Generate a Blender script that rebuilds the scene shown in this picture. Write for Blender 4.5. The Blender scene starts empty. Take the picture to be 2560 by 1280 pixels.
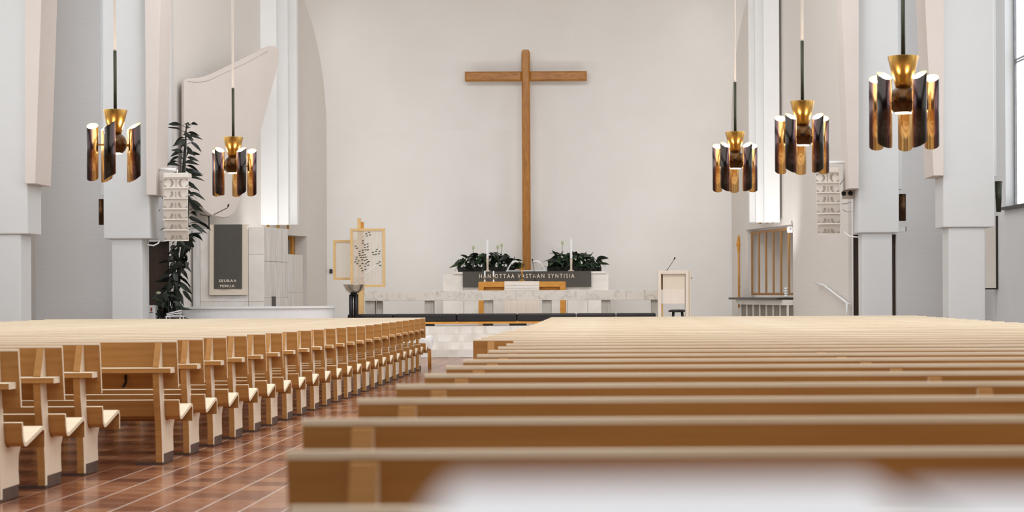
import bpy, bmesh, math, random
from mathutils import Vector, Matrix
random.seed(7)
R = math.radians
scene = bpy.context.scene
col = scene.collection

# ------------------------------------------------------------------ camera, light, exposure
F = 5000.0            # focal length in pixels of a 2560 px wide frame
PX, PY = 1522.0, 735.0   # principal point
ROLL = 0.0045
HC = 1.245            # lens height above the flat floor
cam = bpy.data.cameras.new('camera')
camo = bpy.data.objects.new('camera', cam); col.objects.link(camo)
camo.location = (0, 0, HC)
camo.rotation_euler = (math.pi / 2, ROLL, 0)
cam.sensor_width = 36; cam.lens = F / 2560 * 36
cam.shift_x = -(PX - 1280) / 2560
cam.shift_y = (PY - 640) / 2560
cam.clip_start = 0.05; cam.clip_end = 200
cam.dof.use_dof = True; cam.dof.focus_distance = 27; cam.dof.aperture_fstop = 5.2
scene.camera = camo

world = bpy.data.worlds.new('world'); scene.world = world
world.use_nodes = True
world.node_tree.nodes['Background'].inputs[0].default_value = (0.85, 0.92, 1, 1)
world.node_tree.nodes['Background'].inputs[1].default_value = 1.0
scene.view_settings.view_transform = 'Standard'
scene.view_settings.look = 'None'
scene.view_settings.exposure = 0.2
scene.view_settings.gamma = 1.0
scene.view_settings.use_curve_mapping = False

AX = -2.045           # church axis
def side_x(s, d):     # nave side walls (s = +1 right, -1 left)
    return AX + s * (9.445 + 0.05 * (39.5 - d))
WIN = [(33.4, 37.7), (27.6, 31.9), (21.8, 26.1), (16.0, 20.3), (10.2, 14.5), (4.4, 8.7)]
WZ0, WZ1 = 2.84, 9.2
def area_light(name, loc, direction, sx, sy, power, colr):
    l = bpy.data.lights.new(name, 'AREA'); l.shape = 'RECTANGLE'; l.size = sx; l.size_y = sy
    l.energy = power; l.color = colr
    o = bpy.data.objects.new(name, l); col.objects.link(o); o.location = loc
    o.rotation_euler = Vector(direction).to_track_quat('-Z', 'Y').to_euler()
    return o
# daylight coming in through the nave windows (rear bays dimmed to keep the pew backs dark)
DAY = {1: (110, 150, 120, 60, 20), -1: (120, 150, 120, 60, 20)}
for s in (1, -1):
    for (a, b), pw in zip(WIN[1:], DAY[s]):
        m = (a + b) / 2
        area_light('window_daylight', (side_x(s, m) - s * 0.12, m, (WZ0 + WZ1) / 2), (-s, 0.12, 0), b - a - .3, WZ1 - WZ0 - .3, pw, (0.88, 0.945, 1.0))
# added fills below the closed ceiling: pew tops from above, chancel from the nave
area_light('added_top_fill', (AX + 1, 12.5, 10.35), (0, 0, -1), 13, 30, 2100, (0.92, 0.96, 1.0))
area_light('added_altar_fill', (AX, 35.0, 9.7), (0, 1.0, -0.40), 9, 2.0, 560, (0.90, 0.955, 1.0))
# daylight of the narrow chancel windows hidden behind the white fins
for s, xw in ((1, 3.35), (-1, -7.2)):
    area_light('chancel_window_daylight', (xw, 47.3, 4.4), (-s, 0.1, 0), 0.6, 5.0, 25, (1.0, 0.97, 0.94))
def spot(name, loc, target, power, angle, colr=(1, .985, .97), size=.12, blend=.8):
    l = bpy.data.lights.new(name, 'SPOT'); l.energy = power; l.spot_size = R(angle); l.spot_blend = blend; l.shadow_soft_size = size; l.color = colr
    o = bpy.data.objects.new(name, l); col.objects.link(o); o.location = loc
    o.rotation_euler = (Vector(target) - Vector(loc)).to_track_quat('-Z', 'Y').to_euler()
# floor spotlights washing the back wall (beside the altar) and the white fins
for s in (1, -1):
    spot('wall_washer', (AX + s * 3.6, 46.0, 1.0), (AX - s * 0.3, 49.3, 4.6), 60, 110)
spot('fin_washer', (-6.9, 43.4, 1.0), (-7.6, 45.2, 4.2), 230, 60)
spot('fin_washer', (2.7, 43.0, 0.9), (3.75, 45.2, 4.2), 230, 60)

# ------------------------------------------------------------------ helpers
def px2(px, py, d):
    dx = px - PX; dy = PY - py
    x = dx + ROLL * dy; y = dy - ROLL * dx
    return x * d / F, HC + y * d / F
def at(px, py, d):
    x, z = px2(px, py, d); return Vector((x, d, z))
def floor_z(d):
    return 0.0059 * (25 - d) if d < 25 else 0.0
XL = lambda d: -8.79 + 0.1952 * (d - 40)      # chancel side walls
XR = lambda d: 4.89 - 0.1965 * (d - 40)
def wall_l(px): return (-8.79 - 0.1952 * 40) / ((px - PX) / F - 0.1952)
def wall_r(px): return (4.89 + 0.1965 * 40) / ((px - PX) / F + 0.1965)

def srgb(r, g, b):
    f = lambda c: (c / 255 / 12.92) if c <= 10 else ((c / 255 + 0.055) / 1.055) ** 2.4
    return (f(r), f(g), f(b), 1)

class MB:
    def __init__(s): s.bm = bmesh.new()
    def face(s, pts, mi=0):
        vs = [s.bm.verts.new(p) for p in pts]
        f = s.bm.faces.new(vs); f.material_index = mi; return f
    def hexa(s, p, mi=0):
        # p: 8 points, bottom ring 0-3, top ring 4-7
        v = [s.bm.verts.new(q) for q in p]
        for idx in ((0, 3, 2, 1), (4, 5, 6, 7), (0, 1, 5, 4), (1, 2, 6, 5), (2, 3, 7, 6), (3, 0, 4, 7)):
            f = s.bm.faces.new([v[i] for i in idx]); f.material_index = mi
        return s
    def box(s, x0, x1, y0, y1, z0, z1, mi=0):
        return s.hexa([(x0, y0, z0), (x1, y0, z0), (x1, y1, z0), (x0, y1, z0), (x0, y0, z1), (x1, y0, z1), (x1, y1, z1), (x0, y1, z1)], mi)
    def prism(s, pts, vec, mi=0, side_mi=None):
        vec = Vector(vec); n = len(pts)
        a = [s.bm.verts.new(p) for p in pts]; b = [s.bm.verts.new(Vector(p) + vec) for p in pts]
        f = s.bm.faces.new(a); f.material_index = mi
        f = s.bm.faces.new(b[::-1]); f.material_index = mi
        for i in range(n):
            j = (i + 1) % n
            f = s.bm.faces.new((a[i], b[i], b[j], a[j]))
            f.material_index = mi if side_mi is None else (side_mi[i] if isinstance(side_mi, (list, tuple)) else side_mi)
        return s
    def tube(s, pts, r, n=10, mi=0, cap=True, smooth=True):
        pts = [Vector(p) for p in pts]
        rs = r if isinstance(r, (list, tuple)) else [r] * len(pts)
        rings = []
        up = None
        for i, p in enumerate(pts):
            t = (pts[min(i + 1, len(pts) - 1)] - pts[max(i - 1, 0)]).normalized()
            if up is None:
                ref = Vector((0, 0, 1)) if abs(t.z) < .9 else Vector((1, 0, 0))
                u = t.cross(ref).normalized()
            else:
                u = (up - t * up.dot(t)).normalized()
            up = u; w = t.cross(u)
            rings.append([s.bm.verts.new(p + (u * math.cos(a) + w * math.sin(a)) * rs[i]) for a in [2 * math.pi * k / n for k in range(n)]])
        for i in range(len(rings) - 1):
            for k in range(n):
                f = s.bm.faces.new((rings[i][k], rings[i][(k + 1) % n], rings[i + 1][(k + 1) % n], rings[i + 1][k]))
                f.smooth = smooth; f.material_index = mi
        if cap:
            for rg in (rings[0][::-1], rings[-1]):
                f = s.bm.faces.new(rg); f.material_index = mi
        return s
    def lathe(s, prof, c, n=20, mi=0, smooth=True, sx=1, sy=1):
        c = Vector(c); rings = []
        for (r, z) in prof:
            if r < 1e-5: rings.append([s.bm.verts.new(c + Vector((0, 0, z)))])
            else: rings.append([s.bm.verts.new(c + Vector((r * sx * math.cos(2 * math.pi * k / n), r * sy * math.sin(2 * math.pi * k / n), z))) for k in range(n)])
        for i in range(len(rings) - 1):
            a, b = rings[i], rings[i + 1]
            for k in range(n):
                k2 = (k + 1) % n
                if len(a) == 1 and len(b) == 1: continue
                if len(a) == 1: q = (a[0], b[k2], b[k])
                elif len(b) == 1: q = (a[k], a[k2], b[0])
                else: q = (a[k], a[k2], b[k2], b[k])
                f = s.bm.faces.new(q); f.smooth = smooth; f.material_index = mi
        return s
    def strip(s, rows, mi=0, smooth=True):
        vs = [[s.bm.verts.new(p) for p in r] for r in rows]
        for i in range(len(vs) - 1):
            for j in range(len(vs[0]) - 1):
                f = s.bm.faces.new((vs[i][j], vs[i][j + 1], vs[i + 1][j + 1], vs[i + 1][j])); f.smooth = smooth; f.material_index = mi
        return s
    def bevel(s, w, seg=2, ang=30):
        bmesh.ops.recalc_face_normals(s.bm, faces=s.bm.faces)
        es = [e for e in s.bm.edges if len(e.link_faces) == 2 and e.calc_face_angle(0) > R(ang)]
        bmesh.ops.bevel(s.bm, geom=es, offset=w, segments=seg, affect='EDGES', profile=0.5)
        return s
    def mesh(s, name, mats, org=(0, 0, 0)):
        bmesh.ops.recalc_face_normals(s.bm, faces=s.bm.faces)
        bmesh.ops.translate(s.bm, verts=s.bm.verts, vec=-Vector(org))
        me = bpy.data.meshes.new(name); s.bm.to_mesh(me); s.bm.free()
        for m in (mats if isinstance(mats, (list, tuple)) else [mats]): me.materials.append(m)
        return me
    def build(s, name, mats, parent=None):
        if parent is None:
            xs = [v.co for v in s.bm.verts]
            mn = Vector((min(v.x for v in xs), min(v.y for v in xs), min(v.z for v in xs)))
            mx = Vector((max(v.x for v in xs), max(v.y for v in xs), max(v.z for v in xs)))
            org = Vector(((mn.x + mx.x) / 2, (mn.y + mx.y) / 2, mn.z))
        else: org = origin(parent)
        me = s.mesh(name, mats, org)
        o = bpy.data.objects.new(name, me); col.objects.link(o)
        if parent is None: o.location = org
        else: o.parent = parent
        return o
def origin(o):
    v = Vector((0, 0, 0))
    while o is not None:
        v += o.location; o = o.parent
    return v
def tag(o, label=None, cat=None, group=None, kind=None):
    if label: o['label'] = label
    if cat: o['category'] = cat
    if group: o['group'] = group
    if kind: o['kind'] = kind
    return o
def thing(name, loc, label, cat, group=None):
    o = bpy.data.objects.new(name, None); col.objects.link(o); o.location = loc
    o.empty_display_size = .2
    return tag(o, label, cat, group)
def struct(o): o['kind'] = 'structure'; return o
def copy_tree(o, parent=None):
    c = o.copy(); col.objects.link(c); c.parent = parent
    for ch in list(o.children): copy_tree(ch, c)
    return c

# ------------------------------------------------------------------ materials
def new_mat(name):
    m = bpy.data.materials.new(name); m.use_nodes = True
    nt = m.node_tree; b = nt.nodes['Principled BSDF']
    return m, nt, b
def noise_mat(name, c, c2=None, scale=6, rough=.6, metal=0, bump=0, bscale=80, stretch=(1, 1, 1), detail=4, spec=.4, coat=0, contrast=(.3, .7), dist=0):
    m, nt, b = new_mat(name)
    c2 = c2 or tuple(x * .86 for x in c[:3]) + (1,)
    tc = nt.nodes.new('ShaderNodeTexCoord'); mp = nt.nodes.new('ShaderNodeMapping'); mp.inputs['Scale'].default_value = stretch
    n = nt.nodes.new('ShaderNodeTexNoise'); n.inputs['Scale'].default_value = scale; n.inputs['Detail'].default_value = detail
    n.inputs['Distortion'].default_value = dist
    r = nt.nodes.new('ShaderNodeValToRGB')
    r.color_ramp.elements[0].position = contrast[0]; r.color_ramp.elements[1].position = contrast[1]
    r.color_ramp.elements[0].color = c2; r.color_ramp.elements[1].color = c
    L = nt.links.new
    L(tc.outputs['Object'], mp.inputs['Vector']); L(mp.outputs[0], n.inputs['Vector']); L(n.outputs['Fac'], r.inputs[0]); L(r.outputs[0], b.inputs['Base Color'])
    b.inputs['Roughness'].default_value = rough; b.inputs['Metallic'].default_value = metal
    b.inputs['Specular IOR Level'].default_value = spec
    if coat: b.inputs['Coat Weight'].default_value = coat
    if bump:
        n2 = nt.nodes.new('ShaderNodeTexNoise'); n2.inputs['Scale'].default_value = bscale; n2.inputs['Detail'].default_value = 3
        bp = nt.nodes.new('ShaderNodeBump'); bp.inputs['Strength'].default_value = bump; bp.inputs['Distance'].default_value = .01
        L(mp.outputs[0], n2.inputs['Vector']); L(n2.outputs['Fac'], bp.inputs['Height']); L(bp.outputs[0], b.inputs['Normal'])
    return m
def brick_wall_mat(name, c, c2):
    m, nt, b = new_mat(name); L = nt.links.new
    tc = nt.nodes.new('ShaderNodeTexCoord'); sp = nt.nodes.new('ShaderNodeSeparateXYZ'); ad = nt.nodes.new('ShaderNodeMath')
    cb = nt.nodes.new('ShaderNodeCombineXYZ')
    L(tc.outputs['Object'], sp.inputs[0]); L(sp.outputs[0], ad.inputs[0]); L(sp.outputs[1], ad.inputs[1]); ad.operation = 'ADD'
    L(ad.outputs[0], cb.inputs[0]); L(sp.outputs[2], cb.inputs[1])
    br = nt.nodes.new('ShaderNodeTexBrick'); br.inputs['Scale'].default_value = 1
    br.inputs['Brick Width'].default_value = .28; br.inputs['Row Height'].default_value = .085; br.inputs['Mortar Size'].default_value = .008
    br.inputs['Mortar Smooth'].default_value = .4
    br.inputs['Color1'].default_value = c; br.inputs['Color2'].default_value = c2; br.inputs['Mortar'].default_value = tuple(x * .985 for x in c2[:3]) + (1,)
    L(cb.outputs[0], br.inputs['Vector']); L(br.outputs['Color'], b.inputs['Base Color'])
    bp = nt.nodes.new('ShaderNodeBump'); bp.inputs['Strength'].default_value = .1; bp.inputs['Distance'].default_value = .003; bp.invert = True
    L(br.outputs['Fac'], bp.inputs['Height']); L(bp.outputs[0], b.inputs['Normal'])
    b.inputs['Roughness'].default_value = .8; b.inputs['Specular IOR Level'].default_value = .2
    return m
def emit_mat(name, c, s):
    m, nt, b = new_mat(name)
    b.inputs['Base Color'].default_value = c
    b.inputs['Emission Color'].default_value = c; b.inputs['Emission Strength'].default_value = s
    return m

M = {}
M['plaster'] = noise_mat('white_plaster', srgb(236, 228, 219), srgb(229, 220, 210), 1.2, .75, spec=.2)
M['column'] = noise_mat('white_column_paint', srgb(218, 218, 218), srgb(215, 215, 214), 1.5, .6, spec=.3)
M['cream'] = noise_mat('cream_paint', srgb(220, 210, 203), srgb(217, 206, 198), 1.5, .6, spec=.3)
M['fin'] = noise_mat('white_fin_paint', srgb(246, 245, 243), srgb(242, 241, 239), 1.5, .5, spec=.3)
M['brick'] = brick_wall_mat('whitewashed_brick', srgb(224, 217, 211), srgb(223, 216, 209))
M['brick_grey'] = brick_wall_mat('pale_grey_brick', srgb(230, 228, 227), srgb(229, 227, 226))
M['ceiling'] = noise_mat('ceiling_plaster', srgb(237, 234, 230), srgb(233, 229, 224), .8, .8, spec=.15)
M['mortar'] = noise_mat('floor_mortar', srgb(184, 166, 154), srgb(164, 146, 134), 8, .6)
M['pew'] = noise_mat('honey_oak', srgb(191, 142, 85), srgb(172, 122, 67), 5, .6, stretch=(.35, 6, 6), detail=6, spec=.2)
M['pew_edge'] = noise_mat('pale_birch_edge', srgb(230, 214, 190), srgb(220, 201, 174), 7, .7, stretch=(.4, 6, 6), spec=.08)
M['pew_side_lit'] = noise_mat('oak_side_lit', srgb(236, 220, 198), srgb(228, 209, 184), 5, .45, stretch=(6, 6, .5), detail=6, spec=.35)  # same oak as the pews, window light on the stile sides painted in paler
M['foot'] = noise_mat('dark_foot', srgb(92, 70, 58), srgb(74, 56, 47), 8, .6)
M['wood_cross'] = noise_mat('oak_cross', srgb(190, 130, 56), srgb(154, 98, 36), 4, .4, stretch=(5, 5, .8), detail=8, dist=1.2, spec=.35)
M['wood_cross_h'] = noise_mat('oak_cross_beam', srgb(188, 128, 56), srgb(146, 92, 34), 4, .4, stretch=(.8, 5, 5), detail=8, dist=1.2, spec=.35)
M['wood_gold'] = noise_mat('golden_oak', srgb(222, 158, 72), srgb(206, 138, 54), 5, .42, stretch=(1, 4, 4), detail=6)
M['wood_dark'] = noise_mat('brown_oak_slats', srgb(180, 126, 54), srgb(154, 102, 38), 5, .45, stretch=(6, 6, .6), detail=5)
M['wood_pale'] = noise_mat('pale_ash', srgb(236, 222, 208), srgb(228, 212, 195), 5, .5, stretch=(6, 6, .6))
M['wood_frame'] = noise_mat('pine_frame', srgb(236, 198, 140), srgb(226, 184, 122), 5, .5, stretch=(4, 4, 4))
M['door'] = noise_mat('dark_brown_door', srgb(74, 56, 44), srgb(60, 45, 35), 4, .5, stretch=(6, 6, .5))
M['marble'] = noise_mat('grey_veined_marble', srgb(226, 217, 206), srgb(200, 190, 178), 4.5, .4, detail=9, dist=2.2, contrast=(.30, .52))
M['marble_white'] = noise_mat('white_marble', srgb(236, 230, 223), srgb(222, 214, 205), 1.6, .4, detail=8, dist=1.2, contrast=(.3, .6))
M['marble_band'] = noise_mat('banded_marble', srgb(226, 222, 217), srgb(204, 198, 192), 3, .4, detail=8, dist=.8, stretch=(3, 3, .35), contrast=(.35, .65))
M['stone_leg'] = noise_mat('grey_stone', srgb(198, 190, 180), srgb(172, 164, 154), 4, .5, detail=8, stretch=(3, 3, .5))
M['step'] = noise_mat('white_washed_step_stone', srgb(228, 220, 212), srgb(204, 191, 178), 5, .55, detail=9, stretch=(1, 1, .35), contrast=(.25, .55), bump=.2, bscale=25)
M['floor_chancel'] = noise_mat('chancel_stone_floor', srgb(226, 217, 206), srgb(206, 196, 184), 2, .25, detail=6)
M['leather'] = noise_mat('black_leather', srgb(46, 42, 42), srgb(36, 33, 33), 20, .4, bump=.1)
M['cloth_grey'] = noise_mat('charcoal_grey_cloth', srgb(98, 94, 88), srgb(86, 82, 77), 60, .9, spec=.1, bump=.3, bscale=220)
M['cloth_beige'] = noise_mat('beige_linen', srgb(232, 218, 200), srgb(225, 209, 189), 40, .9, spec=.1)
M['cloth_white'] = noise_mat('white_linen', srgb(244, 242, 240), srgb(238, 235, 232), 12, .85, spec=.1)
M['cloth_cream'] = noise_mat('cream_runner', srgb(240, 228, 216), srgb(232, 214, 198), 8, .85, spec=.1, stretch=(8, 1, .2))
M['letters'] = noise_mat('cream_letters', srgb(240, 226, 206), srgb(230, 214, 190), 20, .8)
M['brass'] = noise_mat('brushed_brass', srgb(184, 144, 78), srgb(160, 122, 58), 6, .3, 1, stretch=(8, 8, 1))
M['gold'] = noise_mat('gold_brass', srgb(226, 168, 84), srgb(206, 140, 58), 10, .3, 1)
M['bronze'] = noise_mat('dark_bronze', srgb(92, 66, 44), srgb(66, 48, 34), 8, .3, 1)
M['rod'] = noise_mat('oxidised_rod', srgb(70, 66, 52), srgb(48, 56, 44), 6, .4, .7, stretch=(1, 1, 8))
M['white_metal'] = noise_mat('white_enamel', srgb(240, 239, 238), srgb(236, 235, 234), 5, .4)
M['black'] = noise_mat('matt_black', srgb(30, 28, 28), srgb(22, 20, 20), 10, .5)
M['silver'] = noise_mat('hammered_silver', srgb(206, 198, 186), srgb(168, 158, 146), 8, .28, 1, dist=1)
M['speaker'] = noise_mat('white_speaker_plastic', srgb(240, 232, 222), srgb(235, 226, 215), 8, .5)
M['grille'] = noise_mat('speaker_grille', srgb(178, 166, 154), srgb(164, 152, 140), 120, .6)
M['leaf'] = noise_mat('dark_green_leaf', srgb(58, 78, 50), srgb(34, 50, 32), 9, .38, stretch=(1, 1, 1))
M['leaf_dark'] = noise_mat('blackish_green_leaf', srgb(40, 48, 38), srgb(26, 32, 26), 9, .42)
M['flower'] = noise_mat('pale_green_spathe', srgb(196, 204, 168), srgb(176, 186, 144), 20, .6)
M['soil'] = noise_mat('dark_planter', srgb(44, 42, 38), srgb(34, 32, 28), 20, .8)
M['candle'] = noise_mat('white_wax', srgb(246, 245, 246), srgb(240, 239, 240), 5, .5)
M['steel'] = noise_mat('grey_steel', srgb(150, 150, 152), srgb(130, 130, 134), 10, .4, .6)
M['slate'] = noise_mat('dark_slate', srgb(62, 56, 54), srgb(50, 46, 44), 6, .4)
M['radiator'] = noise_mat('grey_radiator_panel', srgb(158, 148, 136), srgb(132, 124, 114), 5, .7, detail=7)
M['pane_far'] = emit_mat('daylit_frosted_glass', (0.93, 0.97, 1.0, 1), .35)
M['pane'] = emit_mat('daylit_opal_glass', (0.93, 0.97, 1.0, 1), 1.25)
M['bulb'] = emit_mat('warm_bulb', (1.0, 0.88, 0.70, 1), 140)
M['disc'] = emit_mat('warm_lamp_disc', (1.0, 0.80, 0.55, 1), 10)
M['thread'] = noise_mat('dark_thread', srgb(84, 96, 92), srgb(104, 96, 76), 6, .9)
M['paper'] = noise_mat('white_paper', srgb(222, 221, 222), srgb(214, 213, 215), 5, .8)
M['red'] = noise_mat('red_print', srgb(170, 70, 60), srgb(150, 60, 50), 5, .8)

def gauze():
    m, nt, b = new_mat('sheer_gauze'); L = nt.links.new
    out = nt.nodes['Material Output']; tr = nt.nodes.new('ShaderNodeBsdfTransparent'); tl = nt.nodes.new('ShaderNodeBsdfTranslucent'); mx = nt.nodes.new('ShaderNodeMixShader'); m2 = nt.nodes.new('ShaderNodeMixShader')
    b.inputs['Base Color'].default_value = srgb(250, 244, 234); b.inputs['Roughness'].default_value = .9
    tl.inputs[0].default_value = srgb(250, 244, 234)
    tc = nt.nodes.new('ShaderNodeTexCoord'); mp = nt.nodes.new('ShaderNodeMapping'); mp.inputs['Scale'].default_value = (40, 1, .3)
    n = nt.nodes.new('ShaderNodeTexNoise'); n.inputs['Scale'].default_value = 1
    mr = nt.nodes.new('ShaderNodeMapRange'); mr.inputs[3].default_value = .4; mr.inputs[4].default_value = .6
    L(tc.outputs['Object'], mp.inputs[0]); L(mp.outputs[0], n.inputs['Vector']); L(n.outputs['Fac'], mr.inputs[0])
    L(b.outputs[0], m2.inputs[1]); L(tl.outputs[0], m2.inputs[2]); m2.inputs[0].default_value = .5
    L(mr.outputs[0], mx.inputs[0]); L(tr.outputs[0], mx.inputs[1]); L(m2.outputs[0], mx.inputs[2]); L(mx.outputs[0], out.inputs[0])
    return m
M['gauze'] = gauze()
def tile_mat(name, island):
    m, nt, b = new_mat(name); L = nt.links.new
    if island: g = nt.nodes.new('ShaderNodeNewGeometry'); rnd = g.outputs['Random Per Island']
    else: g = nt.nodes.new('ShaderNodeObjectInfo'); rnd = g.outputs['Random']
    r = nt.nodes.new('ShaderNodeValToRGB'); e = r.color_ramp.elements
    e[0].color = srgb(112, 70, 50); e[1].color = srgb(172, 122, 88)
    x = e.new(.5); x.color = srgb(146, 92, 64)
    tc = nt.nodes.new('ShaderNodeTexCoord'); n = nt.nodes.new('ShaderNodeTexNoise'); n.inputs['Scale'].default_value = 9; n.inputs['Detail'].default_value = 5
    mx = nt.nodes.new('ShaderNodeMix'); mx.data_type = 'RGBA'; mx.blend_type = 'MULTIPLY'; mx.inputs[0].default_value = .45
    r2 = nt.nodes.new('ShaderNodeValToRGB'); r2.color_ramp.elements[0].color = (.55, .5, .48, 1); r2.color_ramp.elements[0].position = .3; r2.color_ramp.elements[1].position = .65
    L(rnd, r.inputs[0]); L(tc.outputs['Object'], n.inputs['Vector']); L(n.outputs['Fac'], r2.inputs[0]); L(r.outputs[0], mx.inputs[6]); L(r2.outputs[0], mx.inputs[7]); L(mx.outputs[2], b.inputs['Base Color'])
    mr = nt.nodes.new('ShaderNodeMapRange'); mr.inputs[3].default_value = .12; mr.inputs[4].default_value = .3
    L(n.outputs['Fac'], mr.inputs[0]); L(mr.outputs[0], b.inputs['Roughness'])
    b.inputs['Specular IOR Level'].default_value = .5
    return m
M['tile'] = tile_mat('terracotta_tile', False); M['tile_far'] = tile_mat('terracotta_tile_far', True)
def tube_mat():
    # dark iridescent bronze; gold towards the hub is painted-in lamplight and reflection (vertex axis in object space: +X is outward)
    m, nt, b = new_mat('iridescent_bronze_painted_glow'); L = nt.links.new
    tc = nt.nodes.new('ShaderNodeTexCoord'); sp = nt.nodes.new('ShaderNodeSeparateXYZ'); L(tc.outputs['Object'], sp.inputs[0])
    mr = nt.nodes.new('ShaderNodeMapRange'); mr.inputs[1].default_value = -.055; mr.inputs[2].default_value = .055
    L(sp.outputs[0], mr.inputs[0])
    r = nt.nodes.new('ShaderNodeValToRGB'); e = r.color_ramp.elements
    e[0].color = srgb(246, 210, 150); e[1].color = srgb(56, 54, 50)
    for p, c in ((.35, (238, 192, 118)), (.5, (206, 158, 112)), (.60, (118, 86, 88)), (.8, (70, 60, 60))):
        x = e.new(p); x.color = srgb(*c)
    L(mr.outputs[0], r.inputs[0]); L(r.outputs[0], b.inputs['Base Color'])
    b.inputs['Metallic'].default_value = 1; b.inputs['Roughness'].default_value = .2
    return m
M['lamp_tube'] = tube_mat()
M['lamp_inner'] = noise_mat('pale_gold_lining', srgb(250, 226, 180), srgb(244, 214, 160), 6, .35, .6)

# ------------------------------------------------------------------ the shell
fl = MB(); xs0, xs1 = -14, 10
fl.strip([[(xs0, y, floor_z(y) - .002), (xs1, y, floor_z(y) - .002)] for y in (-3, 5, 15, 25, 33, 41)], smooth=False)
floor = struct(fl.build('floor', M['mortar']))
# terracotta tiles, 300 nearest in view as single pieces
TW, TL = .235, .30
cells = []
for ix in range(-24, 1):
    for iy in range(0, 98):
        x0 = -.35 + ix * TW; y0 = 10.2 + iy * TL
        if x0 < -6.2 or y0 + TL > 39.68: continue
        off = .5 * TL if ix % 2 else 0
        cells.append((x0, y0 + off * (1 if y0 + TL + off < 39.68 else 0)))
def vis(c):
    x, y = c; px = PX + F * x / y; py = PY + F * (HC - floor_z(y)) / y
    seen = 0 < px < 2560 and py < 1300 and (-3.35 < x < -.85)
    return (0 if seen else 1, y)
cells.sort(key=vis)
t = MB().box(.004, TW - .004, .004, TL - .004, -.008, 0); t.bevel(.0025, 1)
tme = t.mesh('tile', M['tile'])
for (x, y) in cells[:300]:
    o = bpy.data.objects.new('tile', tme); col.objects.link(o); o.parent = floor
    o.location = Vector((x, y, floor_z(y + TL / 2))) - floor.location
    o.rotation_euler.x = -math.atan(.0059) if y < 24.8 else 0
t = MB()
for (x, y) in cells[300:]:
    a, b = floor_z(y), floor_z(y + TL)
    x0, x1, y0, y1 = x + .004, x + TW - .004, y + .004, y + TL - .004
    t.hexa([(x0, y0, a - .008), (x1, y0, a - .008), (x1, y1, b - .008), (x0, y1, b - .008), (x0, y0, a), (x1, y0, a), (x1, y1, b), (x0, y1, b)])
o = t.build('tile_field', M['tile_far'], floor); o['kind'] = 'stuff'

# back wall and vaulted ceiling
ZB, RV = 5.3, 3.66
DB = 49.4
w = MB().box(-7.4, 3.5, DB, DB + .2, 0, ZB)
struct(w.build('wall_back', M['ceiling']))
c = MB(); prof = []
for k in range(0, 25):
    a = k / 24 * math.pi / 2
    prof.append((DB - RV + RV * math.cos(a), ZB + RV * math.sin(a)))
prof += [(44, 9.05), (40, 9.6), (36, 10.2), (30, 10.5), (-3, 10.5)]
rows = [[(-14, y, z), (10, y, z)] for (y, z) in prof]
# keep the vault within the chancel walls at its foot
c.strip(rows)
cl = struct(c.build('ceiling', M['ceiling']))

def wall(name, p0, p1, z0, z1, mat, openings=(), th=.3, side=1):
    # p0,p1 plan points of the visible face; openings (u0,u1,za,zb); thickness goes to 'side' of the direction
    p0 = Vector((p0[0], p0[1], 0)); p1 = Vector((p1[0], p1[1], 0)); L = (p1 - p0).length; t = (p1 - p0) / L
    n = Vector((-t.y, t.x, 0)) * side
    us = sorted({0, L, *[u for o in openings for u in o[:2]]}); zs = sorted({z0, z1, *[z for o in openings for z in o[2:]]})
    m = MB()
    for i in range(len(us) - 1):
        for j in range(len(zs) - 1):
            uc = (us[i] + us[i + 1]) / 2; zc = (zs[j] + zs[j + 1]) / 2
            if any(o[0] < uc < o[1] and o[2] < zc < o[3] for o in openings): continue
            q = []
            for z in (zs[j], zs[j + 1]):
                for (u, k) in ((us[i], 0), (us[i + 1], 0), (us[i + 1], th), (us[i], th)):
                    v = p0 + t * u + n * k; q.append((v.x, v.y, z))
            m.hexa(q)
    return struct(m.build(name, mat))
def upos(p0, d, slope): return (d - p0) * math.sqrt(1 + slope * slope)
# chancel side walls
uL = lambda d: upos(40, d, .1952); uR = lambda d: upos(40, d, .1965)
nl0, nl1 = wall_l(720), wall_l(768)
nr0, nr1 = wall_r(1983), wall_r(1865)
NLZ = 2.66; NRZ0, NRZ1 = .62, 2.77
U0 = uL(40.3)
wall('wall_chancel_left', (XL(40.3), 40.3), (XL(DB), DB), 0, 9.6, M['brick'], [(uL(nl0) - U0, uL(nl1) - U0, .6, NLZ)], .3, 1)
wall('wall_chancel_right', (XR(40.3), 40.3), (XR(DB), DB), 0, 9.6, M['brick'], [(uR(nr0) - U0, uR(nr1) - U0, NRZ0, NRZ1)], .3, -1)
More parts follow.
